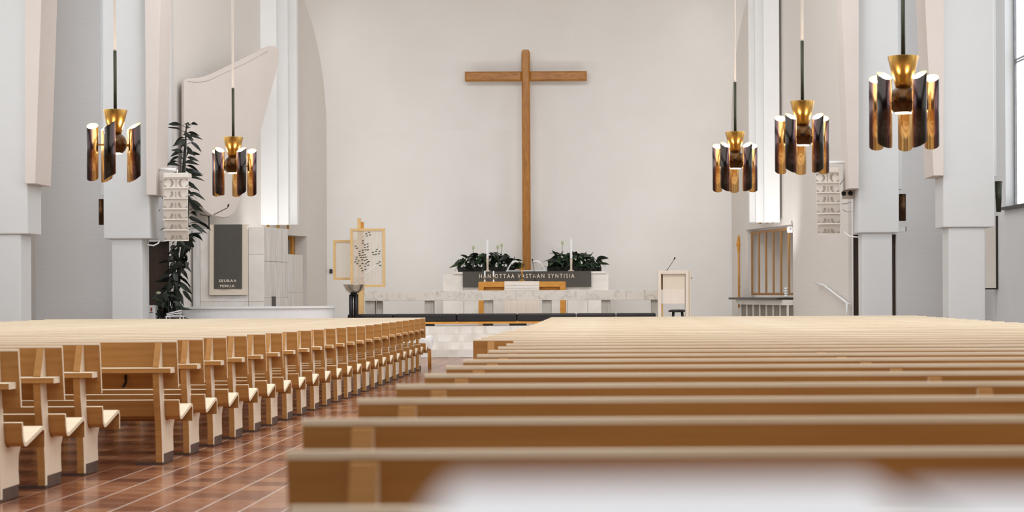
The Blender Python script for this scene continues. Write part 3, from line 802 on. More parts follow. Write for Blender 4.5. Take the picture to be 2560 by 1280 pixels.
while z < ztop:
    p = stem_at(z); yaw = k * 2.399 + rg.uniform(-.3, .3); t = (z - 2.2) / (ztop - 2.2)
    # petiole then blade
    ln = rg.uniform(.05, .24) * (1.1 - .5 * t); up = rg.uniform(.1, .5)
    dirv = Vector((math.cos(yaw), math.sin(yaw) * .8, 0)); q = p + dirv * ln + Vector((0, 0, ln * up))
    pet.tube([p, p + dirv * ln * .5 + Vector((0, 0, ln * up * .7)), q], .006, 5)
    put_leaf(rg.choice(lm), tp, q, yaw, rg.uniform(-.5, .3) + (.6 if t > .93 else 0), rg.choice((-1, 1)) * rg.uniform(.5, 1.3), rg.uniform(.75, 1.1) * (1 - .25 * t))
    z += .033 if z < ztop - .3 else .026; k += 1
# lower bushy part
for i in range(120):
    z = rg.uniform(.55, 2.5); p = stem_at(z) + Vector((rg.uniform(-.18, .12), rg.uniform(-.25, .15), 0))
    put_leaf(rg.choice(lm), tp, p, rg.uniform(0, 6.28), rg.uniform(-.8, .5), rg.uniform(-1.4, 1.4), rg.uniform(.8, 1.2))
pet.build('petioles', M['leaf_dark'], tp)
# lower second plant with broad leaves
b2_ = at(420, 800, 39.0); b2_.z = 0
bp_ = thing('bushy_potted_plant', b2_, 'low bushy green plant at the foot of the tall plant', 'plant')
MB().lathe([(0, 0), (.17, 0), (.21, .4), (.22, .41), (.22, .44), (.19, .44), (.18, .4), (0, .4)], b2_, 24).build('pot', M['soil'], bp_)
lb = leaf_mesh('leaf', .30, .11, .5, M['leaf'])
lbd = leaf_mesh('leaf', .28, .10, .5, M['leaf_dark'])
for i in range(60):
    a = rg.uniform(0, 6.28); r = rg.uniform(0, .16)
    put_leaf(lb if i % 3 == 0 else lbd, bp_, b2_ + Vector((r * math.cos(a), r * math.sin(a), rg.uniform(.42, 1.35))), a, rg.uniform(-.5, .9), rg.uniform(-1.3, 1.3), rg.uniform(.7, 1.15))
MB().tube([b2_ + Vector((0, 0, .4)), b2_ + Vector((.02, 0, 1.3))], [.02, .008], 6).build('stem', M['leaf_dark'], bp_)
fp = at(396, 733, 38.9)
MB().lathe([(0, -.03), (.04, -.01), (.05, .02), (0, .035)], fp, 10).build('flower', M['flower'], bp_)

# ------------------------------------------------------------------ hanging speaker arrays
def speaker_array(label, d, pts, wpx, hpx, lean, mount, cable):
    w = wpx * d / F; h = hpx * d / F
    top = at(pts[0][0], pts[0][1], d)
    e = thing('speaker_array', at(pts[1][0], pts[1][1], d), label, 'loudspeaker', 'hanging line array loudspeakers')
    bot = at(pts[1][0], pts[1][1], d)
    m = MB().box(top.x - w * .5, top.x + w * .5, d - .02, d + .3, top.z, top.z + .09); m.bevel(.01); m.build('top_plate', M['speaker'], e)
    n = 6
    for i in range(n):
        f0, f1 = i / n, (i + 1) / n
        c0 = top.lerp(bot, f0); c1 = top.lerp(bot, f1)
        y0 = d + lean * f0 * f0; y1 = d + lean * f1 * f1
        gz = .008
        q = []
        for (c_, y_, z_) in ((c1, y1, c1.z + gz), (c0, y0, c0.z - gz)):
            q += [(c_.x - w * .5, y_ + .03, z_), (c_.x + w * .5, y_ + .03, z_), (c_.x + w * .36, y_ + .34, z_), (c_.x - w * .36, y_ + .34, z_)]
        m = MB().hexa(q); m.bevel(.008, 1); cab = m.build('cabinet', M['speaker'], e)
        cc = (c0 + c1) / 2; yy = (y0 + y1) / 2 + .03; hh = (c0.z - c1.z - 2 * gz)
        # flanges
        for zf in (c0.z - gz, c1.z + gz):
            MB().box(cc.x - w * .5, cc.x + w * .5, yy - .03, yy, zf - .012, zf + .012).build('flange', M['speaker'], cab)
        # crescent grilles
        for s in (-1, 1):
            pl_ = []
            for a in range(-5, 6):
                t = a / 5; pl_.append((cc.x + s * (w * .10 + .05 * t * t), yy - .006, cc.z + t * hh * .42))
            pr = [(x + s * .042 * (1 - .3 * abs((zz - cc.z) / (hh * .4)) ** 2), y_, zz) for (x, y_, zz) in pl_][::-1]
            MB().prism(pl_ + pr, (0, .012, 0)).build('grille', M['grille'], cab)
            for s2 in (-1, 1):
                xx = cc.x + s * w * .40; zz = cc.z + s2 * hh * .30
                MB().prism([(xx, yy - .006, zz), (xx + s * .035, yy - .006, zz - s2 * hh * .12), (xx + s * .035, yy - .006, zz + s2 * hh * .08), (xx - s * .015, yy - .006, zz + s2 * hh * .08)], (0, .012, 0)).build('port', M['grille'], cab)
        for t in (-.3, -.1, .1, .3):
            MB().box(cc.x - .009, cc.x + .009, yy - .007, yy + .006, cc.z + t * hh - .012, cc.z + t * hh + .012).build('tweeter_slot', M['grille'], cab)
    ma = [at(*q) for q in mount]
    MB().tube(ma, .03, 8).build('mount_arm', M['white_metal'], e)
    MB().tube([(top.x, d + .12, top.z + .09), (top.x, d + .12, ma[-1].z)], .012, 8).build('hanger', M['white_metal'], e)
    MB().tube([at(*q) for q in cable], .014, 8).build('cable', M['white_metal'], e)
    return e
eA = speaker_array('white six-part line array speaker hanging beside the tall plant', 37.9, ((440, 444), (431, 601)), 62, 26, .35,
              [(392, 423, 38.2), (410, 423, 38.02), (440, 424, 38.02)],
              [(401, 596, 38.3), (396, 608, 38.2), (384, 614, 38.15), (368, 612, 38.15)])
for (x, y) in ((403, 455), (409, 471), (406, 495), (399, 526)):
    MB().lathe([(0, -.012), (.016, 0), (0, .012)], at(x, y, 38.1), 8).build('connector', M['black'], eA)
eB = speaker_array('white six-part line array speaker hanging beside the right column', 38.3, ((2068, 431), (2077, 585)), 58, 26, .35,
              [(2122, 406, 38.4), (2095, 406, 38.42), (2068, 406, 38.42)],
              [(2106, 576, 38.6), (2115, 584, 38.5), (2126, 591, 38.4), (2146, 593, 38.3)])
q = at(2118, 486, 38.6)
MB().box(q.x - .09, q.x + .12, 38.6, 38.7, q.z - .09, q.z + .07).build('wall_mount', M['wood_pale'], eB)
for dx in (-.07, .06):
    MB().lathe([(0, -.05), (.04, -.03), (.045, .02), (0, .05)], q + Vector((dx, -.02, .02)), 10).build('clamp', M['black'], eB)
for c_ in ([(2100, 462, 38.5), (2108, 450, 38.5), (2116, 436, 38.5)], [(2104, 510, 38.5), (2115, 509, 38.5), (2128, 505, 38.4)], [(2106, 524, 38.5), (2118, 530, 38.5), (2128, 529, 38.4)]):
    MB().tube([at(*w_) for w_ in c_], .007, 6).build('cable', M['steel'], eB)

# ------------------------------------------------------------------ large cross
dC = 48.85
x0 = px2(1305, 400, dC)[0]; x1 = px2(1325.5, 400, dC)[0]
zt_ = px2(1315, 101, dC)[1]; zb_ = .6
xa, xb = px2(1162, 190, dC)[0], px2(1467, 190, dC)[0]
za = px2(1315, 202, dC)[1]; zb2 = px2(1315, 178, dC)[1]
cr = thing('wooden_cross', ((x0 + x1) / 2, dC + .06, .6), 'tall oak cross standing before the back wall', 'cross')
def chamfer_prism(pts, dep, ch, name, mat, parent):
    m = MB(); m.prism(pts, (0, dep, 0)); bmesh.ops.recalc_face_normals(m.bm, faces=m.bm.faces)
    ymin = min(v.co.y for v in m.bm.verts)
    es = [e_ for e_ in m.bm.edges if all(abs(v.co.y - ymin) < 1e-6 for v in e_.verts)]
    bmesh.ops.bevel(m.bm, geom=es, offset=ch, segments=1, affect='EDGES'); return m.build(name, M[mat], parent)
chamfer_prism([(x0, dC, zb_), (x1, dC, zb_), (x1, dC, zt_), (x0, dC, zt_)], .14, .035, 'upright', 'wood_cross', cr)
chamfer_prism([(xa, dC + .004, za), (x0 - .001, dC + .004, za), (x0 - .001, dC + .004, zb2), (xa, dC + .004, zb2)], .13, .035, 'arm', 'wood_cross_h', cr)
chamfer_prism([(x1 + .001, dC + .004, za), (xb, dC + .004, za), (xb, dC + .004, zb2), (x1 + .001, dC + .004, zb2)], .13, .035, 'arm', 'wood_cross_h', cr)

# ------------------------------------------------------------------ altar
dA = 47.0
ax0, ax1 = px2(1107, 700, dA)[0], px2(1521, 700, dA)[0]; azt = px2(1315, 679, dA)[1]
al = thing('altar', ((ax0 + ax1) / 2, 47.5, .6), 'wide white marble altar under the cross', 'altar')
MB().box(ax0 + .25, ax1 - .05, 47.0, 48.2, azt - .05, azt).build('mensa', M['marble_white'], al)
n = 8; bx0, bx1 = ax0, ax1
for i in range(n):
    a = bx0 + (bx1 - bx0) * i / n; b = bx0 + (bx1 - bx0) * (i + 1) / n
    m = MB().box(a + .003, b - .003, 47.06, 47.2, .6, azt - .052); m.bevel(.006, 1); m.build('marble_slab', M['marble_white'], al)
MB().box(bx0 + .02, bx1 - .02, 47.2, 48.1, .6, azt - .052).build('core', M['marble_white'], al)
# altar frontal
yF = 46.97
fx0, fx1 = px2(1157, 700, yF)[0], px2(1478, 700, yF)[0]; fz0 = px2(1315, 718, yF)[1]; fz1 = azt + .006
fr = thing('altar_frontal', ((fx0 + fx1) / 2, yF, fz0), 'dark grey altar frontal with a line of cream capitals', 'frontal')
m = MB(); rows = []
for j in range(7):
    z = fz1 + (fz0 - fz1) * j / 6
    rows.append([(fx0 + (fx1 - fx0) * i / 60, yF - .006 * math.sin(i * .7) * j / 6, z) for i in range(61)])
m.strip(rows); m.strip([[(x, y + .012, z) for (x, y, z) in r] for r in rows])
m.box(fx0, fx1, yF, 48.0, azt + .001, azt + .007)
fc = m.build('frontal_cloth', M['cloth_grey'], fr)
p = at(1317, 690, yF)
text('HAN OTTAA VASTAAN SYNTISIA', p.x, yF - .016, p.z, .098, 238 * yF / F, M['letters'], fc, spacing=1.45)
# candles on the altar
for (px, y0, lab) in ((1219, 600, 'tall white altar candle standing before the left plant trough'), (1428, 599, 'tall white altar candle standing before the right plant trough')):
    b = at(px, 677, 47.25); b.z = azt + .008; tz = at(px, y0, 47.25).z; mz = at(px, 648, 47.25).z
    e = thing('altar_candle', b, lab, 'candle', 'pair of tall altar candles')
    MB().lathe([(0, 0), (.07, 0), (.07, .015), (.028, .03), (.024, .1), (.03, mz - b.z - .02), (.036, mz - b.z), (0, mz - b.z)], b, 16).build('holder', M['cloth_beige'], e)
    MB().lathe([(.04, 0), (.045, .006), (.04, .012), (0, .012)], (b.x, b.y, mz), 16).build('drip_ring', M['brass'], e)
    MB().lathe([(.026, .012), (.026, tz - mz), (.01, tz - mz + .01), (0, tz - mz + .01)], (b.x, b.y, mz), 16).build('candle', M['candle'], e)
# plant troughs
def trough(px0, px1, lab, seed, tall):
    r_ = random.Random(seed); y = 47.8
    xa_, xb_ = px2(px0, 678, y)[0], px2(px1, 678, y)[0]
    e = thing('planter_trough', ((xa_ + xb_) / 2, y, azt), lab, 'plant', 'plant troughs on the altar')
    m = MB().box(xa_ + .12, xb_ - .12, y - .12, y + .14, azt + .001, azt + .12); m.bevel(.01); m.build('trough', M['soil'], e)
    lme = [leaf_mesh('leaf', .25, .125, .35, M['leaf']), leaf_mesh('leaf', .23, .12, .9, M['leaf']), leaf_mesh('leaf', .25, .125, .5, M['leaf_dark'])]
    W = xb_ - xa_
    for i in range(170):
        u = r_.random(); x = xa_ + .15 + (W - .3) * u; a = r_.uniform(math.pi * .95, math.pi * 2.05) if i % 3 else r_.uniform(0, 6.28)
        prof = .16 + .20 * math.sin(math.pi * u) ** .6
        z = azt + .10 + r_.random() ** .8 * prof
        put_leaf(r_.choice(lme), e, (x, y + r_.uniform(-.12, .1), z), a, r_.uniform(-.8, .5), r_.uniform(-1.2, 1.2), r_.uniform(.7, 1.05))
    for (px, py, ang, ln) in tall:
        q = at(px, py, y)
        a = math.pi if ang < 0 else 0
        put_leaf(lme[0], e, q, a, R(abs(ang)), r_.uniform(-.9, .9), ln)
    return e
tl_ = trough(1134, 1312, 'leafy plant trough on the altar left of the cross', 5, [(1232, 655, 80, .9), (1240, 660, -60, .8), (1240, 652, 45, 1.0), (1246, 655, 28, 1.0), (1258, 655, 15, .9), (1180, 648, 70, .8), (1170, 645, -35, .8), (1225, 648, -60, .8)])
tr_ = trough(1356, 1516, 'leafy plant trough on the altar right of the cross', 9, [(1393, 645, -70, .9), (1398, 650, 80, .95), (1457, 650, 82, .9), (1472, 650, 75, .9), (1425, 645, -35, .7), (1490, 655, 40, .9), (1500, 660, 10, .9), (1380, 652, -15, .8)])
for e, fl_ in ((tl_, ((1182, 640, 624), (1243, 645, 622), (1253, 645, 618))), (tr_, ((1405, 640, 612),))):
    for (px, y0, y1) in fl_:
        a = at(px, y0, 47.8); b = at(px + 1, y1, 47.8)
        sk = MB().tube([a - Vector((0, 0, .25)), a, b], .005, 5).build('flower_stalk', M['leaf'], e)
        MB().lathe([(.004, -.02), (.028, .02), (.032, .07), (.0, .10)], b, 8, sy=.5).build('flower', M['flower'], sk)
# white frame stand with two curved arms between the troughs
yb = 47.3
bz = azt + .008
bs = thing('altar_book_stand', at(1315, 678, yb) * 1, 'white frame with two curved arms on the altar before the cross', 'stand')
bs.location.z = bz
xa_, xb_ = px2(1265, 676, yb)[0], px2(1366, 676, yb)[0]
m = MB().box(xa_, xb_, yb - .06, yb + .06, bz, bz + .025); m.bevel(.006); m.build('base_bar', M['white_metal'], bs)
for s, x in ((1, xa_), (-1, xb_)):
    pts_ = [(x + s * .02, bz + .02), (x + s * .03, bz + .07), (x + s * .13, bz + .22), (x + s * .17, bz + .26)]
    m = MB(); rr = []
    for (xx, zz) in pts_: rr.append([(xx, yb - .06, zz), (xx, yb + .06, zz)])
    m.strip(rr); r3 = [[(p_[0] + s * .036, p_[1], p_[2]) for p_ in r] for r in rr]; m.strip(r3)
    for i in range(len(pts_) - 1):
        for yy in (yb - .06, yb + .06):
            m.face([(pts_[i][0], yy, pts_[i][1]), (pts_[i + 1][0], yy, pts_[i + 1][1]), (pts_[i + 1][0] + s * .036, yy, pts_[i + 1][1]), (pts_[i][0] + s * .036, yy, pts_[i][1])])
    m.build('arm', M['white_metal'], bs)
    m = MB()
    top_ = [(x + s * (.15 + .03 * i), bz + .20 + .065 * math.sin(min(1, i / 2.2) * 1.57) - .012 * max(0, i - 3)) for i in range(6)]
    m.strip([[(a_, yb - .09, b_) for a_, b_ in top_], [(a_, yb + .06, b_) for a_, b_ in top_]])
    m.strip([[(a_, yb - .09, b_ - .05 * (1 - abs(i - 2) * .15)) for i, (a_, b_) in enumerate(top_)], [(a_, yb + .06, b_ - .05) for a_, b_ in top_]])
    m.strip([[(a_, yb - .09, b_) for a_, b_ in top_], [(a_, yb - .09, b_ - .05 * (1 - abs(i - 2) * .15)) for i, (a_, b_) in enumerate(top_)]])
    m.build('shade', M['white_metal'], bs)
p = at(1297, 675, 47.25)
e = thing('altar_book', (p.x, 47.3, bz + .026), 'small white book with brown cover lying on the white altar frame', 'book')
MB().box(p.x - .09, p.x + .07, 47.22, 47.38, bz + .026, bz + .05).build('pages', M['paper'], e)
m = MB().box(p.x - .06, p.x + .07, 47.21, 47.39, bz + .05, bz + .062); m.build('cover', M['wood_gold'], e)

# ------------------------------------------------------------------ communion table
dT = 44.0
tx0, tx1 = px2(1196, 720, dT)[0], px2(1413, 720, dT)[0]; tz = px2(1305, 704, dT)[1]
ct = thing('communion_table', ((tx0 + tx1) / 2, 44.4, .6), 'golden oak communion table behind the marble rail', 'table')
TH = .115
LW = .115
for (a, b) in ((tx0, tx0 + LW), (tx1 - LW, tx1)):
    for (ya, yb_) in ((dT, dT + .11), (dT + .7, dT + .81)):
        s = 1 if a == tx0 else -1
        o_ = a if s == 1 else b; i_ = b if s == 1 else a
        MB().prism([(o_, ya, .6), (i_, ya, .6), (i_, ya, tz - TH), (o_, ya, tz - .002)], (0, yb_ - ya, 0)).build('leg', M['wood_gold'], ct)
MB().prism([(tx0 + .002, dT, tz), (tx1 - .002, dT, tz), (tx1 - LW, dT, tz - TH), (tx0 + LW, dT, tz - TH)], (0, .81, 0)).build('table_top', M['wood_gold'], ct)
MB().box(tx0 + LW, tx1 - LW, dT + .12, dT + .16, tz - .26, tz - TH).build('apron', M['wood_gold'], ct)
# runner
rx0, rx1 = px2(1261, 710, dT)[0], px2(1348, 710, dT)[0]
rn = thing('table_runner', ((rx0 + rx1) / 2, dT, px2(1300, 792, dT)[1]), 'cream woven runner hanging over the front of the communion table', 'cloth')
zr = max(.64, px2(1300, 792, dT)[1])
m = MB(); pr = [(dT + .8, tz + .004), (dT + .02, tz + .004), (dT - .012, tz - .01), (dT - .018, tz - .5), (dT - .02, zr)]
m.strip([[(rx0 + (rx1 - rx0) * i / 10, y, z) for i in range(11)] for (y, z) in pr]); m.strip([[(rx0 + (rx1 - rx0) * i / 10, y + .006, z + .006) for i in range(11)] for (y, z) in pr])
rc = m.build('cloth', M['cloth_cream'], rn)
for k_, py in enumerate((712, 719, 724)):
    zz = px2(1305, py, dT)[1]; MB().box(rx0 + .01, rx1 - .01, dT - .022, dT - .017, zz - .008, zz + .008).build('woven_band', M['cloth_white'], rc)
# crucifix, candles, microphone on the table
b = at(1305, 703, 44.2); b.z = tz + .012
e = thing('table_crucifix', b, 'small brass crucifix standing on the communion table', 'crucifix')
m = MB().box(b.x - .06, b.x + .06, 44.15, 44.25, b.z, b.z + .03); m.bevel(.004); m.build('base', M['brass'], e)
zz = at(1305, 660, 44.2).z
MB().box(b.x - .012, b.x + .012, 44.19, 44.21, b.z + .03, zz).build('upright', M['brass'], e)
MB().box(b.x - .06, b.x + .06, 44.188, 44.212, zz - .13, zz - .105).build('crossbar', M['brass'], e)
cz = zz - .12
MB().tube([(b.x - .05, 44.18, cz + .03), (b.x - .02, 44.175, cz + .01), (b.x, 44.17, cz), (b.x + .02, 44.175, cz + .012), (b.x + .05, 44.18, cz + .035)], .008, 6).build('arms', M['gold'], e)
MB().tube([(b.x, 44.17, cz + .03), (b.x, 44.17, cz - .06), (b.x + .01, 44.17, cz - .16)], [.01, .018, .008], 8).build('figure', M['gold'], e)
for px, lab in ((1212, 'left one of two short white candles on the communion table'), (1234, 'right one of two short white candles on the communion table')):
    b = at(px, 703, 44.25); b.z = tz + .001
    e = thing('table_candle', b, lab, 'candle', 'short candles on the communion table')
    MB().lathe([(.035, 0), (.03, .012), (.012, .05), (.01, .075), (.018, .08), (.018, .09), (0, .09)], b, 14).build('holder', M['silver'], e)
    MB().lathe([(.016, .09), (.02, .105), (.016, .115), (0, .115)], b, 14).build('collar', M['brass'], e)
    hh = at(px, 678, 44.25).z - b.z
    MB().lathe([(.017, .115), (.017, hh), (.006, hh + .006), (0, hh + .006)], b, 14).build('candle', M['candle'], e)
b = at(1338, 703, 44.25); b.z = tz + .012
e = thing('table_microphone', b, 'thin black gooseneck microphone on the communion table', 'microphone')
MB().lathe([(0, 0), (.055, 0), (.05, .015), (.01, .025), (0, .025)], b, 14).build('base', M['black'], e)
tp_ = at(1331, 650, 44.25)
MB().tube([b + Vector((0, 0, .02)), b.lerp(tp_, .5) + Vector((.006, 0, 0)), tp_], .006, 6).build('gooseneck', M['black'], e)
MB().lathe([(0, -.02), (.014, -.01), (.014, .015), (0, .025)], tp_, 10).build('capsule', M['black'], e)

# ------------------------------------------------------------------ marble altar rail and kneeler
dR = 42.3
rx0, rx1 = px2(910, 740, dR)[0], px2(1646, 738, dR)[0]; rz1 = px2(1280, 726, dR)[1]; rz0 = px2(1280, 751, dR)[1]
rl = thing('altar_rail', ((rx0 + rx1) / 2, dR + .2, .6), 'long grey marble altar rail on stone legs', 'altar rail')
cuts = [910, 968, 1150, 1290, 1440, 1566, 1612, 1646]
for a, b in zip(cuts[:-1], cuts[1:]):
    xa_, xb_ = px2(a, 740, dR)[0], px2(b, 740, dR)[0]
    m = MB().box(xa_ + .001, xb_ - .001, dR, dR + .42, rz0, rz1); m.bevel(.005, 1); m.build('marble_slab', M['marble'], rl)
for (a, b, dd) in ((912, 936, 0), (939, 953, .1), (1061, 1083, 0), (1209, 1231, 0), (1355, 1378, 0), (1503, 1526, 0), (1628, 1645, 0)):
    xa_, xb_ = px2(a, 760, dR)[0], px2(b, 760, dR)[0]
    m = MB().box(xa_, xb_, dR + .06 + dd, dR + .34, .6, rz0); m.bevel(.006, 1); m.build('leg', M['stone_leg'], rl)
dK = 41.35
kx0, kx1 = px2(868, 790, dK)[0], px2(1640, 790, dK)[0]
kz1 = px2(1250, 784, dK)[1]; kz0 = px2(1250, 804, dK)[1]; kb = px2(1250, 809, dK)[1]
kn = thing('kneeler_bench', ((kx0 + kx1) / 2, dK + .2, .6), 'long kneeler with black leather cushions before the altar rail', 'kneeler')
kc = [868, 982, 1141, 1292, 1440, 1540, 1640]
for a, b in zip(kc[:-1], kc[1:]):
    xa_, xb_ = px2(a, 790, dK)[0], px2(b, 790, dK)[0]
    m = MB().box(xa_ + .006, xb_ - .006, dK, dK + .4, kz0, kz1); m.bevel(.03, 3); m.build('cushion', M['leather'], kn)
MB().box(kx0, kx1, dK + .01, dK + .42, kb, kz0).build('board', M['wood_gold'], kn)
for a, b in ((890, 912), (1062, 1083), (1207, 1231), (1273, 1315), (1355, 1378), (1503, 1526), (1610, 1632)):
    xa_, xb_ = px2(a, 812, dK)[0], px2(b, 812, dK)[0]
    MB().box(xa_, xb_, dK + .03, dK + .35, .6, kb).build('foot', M['black'], kn)

# ------------------------------------------------------------------ lectern
dl = 41.15
x0, x1 = px2(1645, 730, dl)[0], px2(1722, 730, dl)[0]; zt_ = px2(1685, 676, dl)[1]
lc = thing('lectern', ((x0 + x1) / 2, dl + .2, .6), 'pale wooden lectern with a woven hanging beside the marble rail', 'lectern')
fw = .066
for a, b in ((x0, x0 + fw), (x1 - fw, x1)):
    m = MB().box(a, b, dl, dl + .42, .6, zt_); m.bevel(.005, 1); m.build('side_panel', M['wood_pale'], lc)
m = MB().box(x0 + fw, x1 - fw, dl, dl + .42, zt_ - .075, zt_); m.bevel(.004, 1); m.build('top', M['wood_pale'], lc)
MB().box(x1, x1 + .045, dl + .03, dl + .42, .6, zt_).build('edge_board', M['cloth_beige'], lc)
MB().tube([(x1 + .045, dl + .1, px2(1730, 695, dl)[1]), (x1 + .075, dl + .1, px2(1730, 695, dl)[1])], .014, 10).build('knob', M['brass'], lc)
hz0 = px2(1685, 759, dl)[1]; hzm = px2(1685, 724, dl)[1]
MB().box(x0 + fw, x1 - fw, dl + .30, dl + .33, hzm, zt_ - .075).build('back_panel', M['wood_frame'], lc)
MB().box(x0 + fw + .035, x1 - fw - .01, dl + .05, dl + .06, hzm, zt_ - .075).build('hanging_upper', M['cloth_beige'], lc)
MB().box(x0 + fw + .035, x1 - fw - .02, dl + .04, dl + .05, hz0, hzm + .01).build('hanging_lower', M['cloth_cream'], lc)
MB().box(x0 + fw, x0 + fw + .04, dl + .1, dl + .35, .6, hz0).build('inner_post', M['wood_frame'], lc)
b = at(1667, 676, dl + .2); b.z = zt_
e = thing('lectern_microphone', b, 'thin gooseneck microphone slanting up from the pale lectern', 'microphone')
tp_ = at(1686, 647, dl + .2); MB().lathe([(0, 0), (.03, 0), (.025, .012), (0, .015)], b, 12).build('base', M['black'], e)
MB().tube([b, b.lerp(tp_, .6) + Vector((.004, 0, 0)), tp_], .006, 6).build('gooseneck', M['bronze'], e)
MB().tube([tp_ - Vector((.006, 0, .015)), tp_ + Vector((.014, 0, .03))], [.013, .017], 10).build('capsule', M['black'], e)
# grey block and dark stool behind lectern
a = at(1671, 784, 42.0); b = at(1675, 760, 42.0)
c_ = at(1692, 786, 42.6); zs_ = px2(1690, 774, 42.6)[1]
e = thing('padded_stool', (c_.x, 42.6, .6), 'dark padded stool seen through the open lectern', 'stool')
m = MB().lathe([(0, zs_ - .06 - .0), (.2, zs_ - .05), (.2, zs_ - .02), (.15, zs_), (0, zs_ + .005)], (c_.x + .02, 42.6, 0), 24, sx=1.0, sy=.9); m.build('seat', M['leather'], e)
for k_ in range(4):
    a_ = k_ * math.pi / 2 + .6; MB().tube([(c_.x + .02 + .13 * math.cos(a_), 42.6 + .13 * math.sin(a_), zs_ - .05), (c_.x + .02 + .17 * math.cos(a_), 42.6 + .17 * math.sin(a_), .6)], .014, 8).build('leg', M['black'], e)

# ------------------------------------------------------------------ font and textile screens
b = at(885, 790, 41.15); b.z = .6
fo = thing('baptismal_font', b, 'baptismal font with dark pillars and a shallow silver bowl', 'font')
hb = px2(885, 737, 41.15)[1]; hr = px2(885, 711, 41.15)[1]
MB().lathe([(0, 0), (.2, 0), (.2, .02), (.12, .03), (0, .03)], b, 24).build('base', M['black'], fo)
for dx, dy in ((-.055, -.03), (.05, -.03), (0, .07)):
    MB().tube([(b.x + dx, b.y + dy, .62), (b.x + dx, b.y + dy, hb)], .042, 14).build('pillar', M['black'], fo)
MB().tube([(b.x - .003, b.y - .06, .63), (b.x - .003, b.y - .06, hb)], .007, 8).build('steel_rod', M['silver'], fo)
MB().box(b.x - .02, b.x + .02, b.y - .075, b.y - .04, .80, .83).build('clasp', M['bronze'], fo)
z0 = hb - b.z
MB().lathe([(.09, z0), (.05, z0 + .05), (.03, z0 + .12), (.05, z0 + .15), (0, z0 + .15)], b, 20).build('stem', M['black'], fo)
zr_ = hr - b.z
MB().lathe([(.02, z0 + .02), (.10, z0 + .04), (.16, z0 + .09), (.215, zr_ - .01), (.225, zr_), (.205, zr_ - .002), (.14, z0 + .11), (.02, z0 + .07)], b, 28).build('bowl', M['silver'], fo)
MB().lathe([(.0, zr_ - .02), (.2, zr_ - .02), (.2, zr_ - .01), (0, zr_ - .008)], b, 28).build('tray', M['brass'], fo)

sc_d = 43.3
ts = thing('textile_screen', at(902, 790, sc_d + .2), 'wooden post with two framed sheer textile panels and leaf embroidery', 'screen')
ts.location.z = .6
def frame(px0, px1, py0, py1, d, parent, fw=.05):
    a = at(px0, py1, d); b = at(px1, py0, d)
    m = MB()
    for q in ((a.x, a.x + fw, a.z, b.z), (b.x - fw, b.x, a.z, b.z), (a.x + fw, b.x - fw, a.z, a.z + fw), (a.x + fw, b.x - fw, b.z - fw, b.z)):
        m.box(q[0], q[1], d, d + .06, q[2], q[3])
    o = m.build('frame', M['wood_frame'], parent)
    MB().box(a.x + fw * .6, b.x - fw * .6, d + .025, d + .03, a.z + fw * .6, b.z - fw * .6).build('gauze', M['gauze'], o)
    return o, a, b
f1, a1, b1 = frame(876, 962, 571, 718, sc_d, ts)
f2, a2, b2 = frame(833, 906, 600, 700, sc_d + .35, ts)
for (x0p, x1p, y0p, d) in ((894, 902, 545, sc_d + .14), (903, 909, 555, sc_d + .22)):
    xa_, xb_ = px2(x0p, 650, d)[0], px2(x1p, 650, d)[0]; MB().box(xa_, xb_, d, d + .08, .6, px2(x0p, y0p, d)[1]).build('post', M['wood_frame'] if y0p < 550 else M['wood_gold'], ts)
xa_, xb_ = px2(896, 750, sc_d)[0], px2(908, 750, sc_d)[0]
MB().box(xa_, xb_, sc_d + .07, sc_d + .13, .6, px2(900, 718, sc_d)[1]).build('lower_post', M['wood_frame'], ts)
MB().box(xa_ - .25, xb_ + .25, sc_d + .0, sc_d + .5, .6, .64).build('base', M['wood_frame'], ts)
leafp = [(527, 248), (561, 233), (533, 273), (571, 261), (490, 328), (488, 356), (511, 375), (543, 365), (510, 405), (543, 398), (521, 432), (547, 432), (407, 390), (420, 414), (453, 448), (449, 476),
         (487, 436), (489, 460), (455, 497), (485, 495), (513, 488), (416, 516), (467, 520), (496, 520), (523, 515), (415, 540), (480, 546), (508, 554), (533, 543), (403, 570), (440, 560), (425, 590), (484, 588), (521, 592), (541, 574), (554, 566),
         (456, 615), (515, 622), (550, 608), (473, 642), (518, 655), (484, 671), (650, 426), (639, 450), (681, 448), (602, 461), (672, 477), (611, 487), (636, 484), (679, 570), (655, 591), (687, 611)]
m = MB()
for (x, y) in leafp:
    p = at(800 + x * .2188, 530 + y * .2188, sc_d - .0)
    n = 8
    m.prism([(p.x + .026 * math.cos(k_ * 2 * math.pi / n), sc_d + .021, p.z + .013 * math.sin(k_ * 2 * math.pi / n) + .004 * math.cos(k_ * 2 * math.pi / n)) for k_ in range(n)], (0, .003, 0))
lo = m.build('leaf_motif', M['thread'], f1); lo['kind'] = 'stuff'
m = MB(); pa_ = at(884, 708, sc_d); pb_ = at(944, 660, sc_d)
m.tube([(pa_.x, sc_d + .02, pa_.z), (pb_.x, sc_d + .02, pb_.z)], .01, 6); m.build('stitched_line', M['cloth_white'], f1)
p = at(828, 678, DB - .03)
e = thing('wall_socket', p, 'small black box on the back wall left of the textile screen', 'socket')
m = MB().box(p.x - .04, p.x + .03, DB - .06, DB, p.z - .05, p.z + .05); m.bevel(.006); m.build('housing', M['black'], e)
MB().box(p.x - .02, p.x + .01, DB - .064, DB - .06, p.z - .02, p.z + .02).build('face_plate', M['slate'], e)

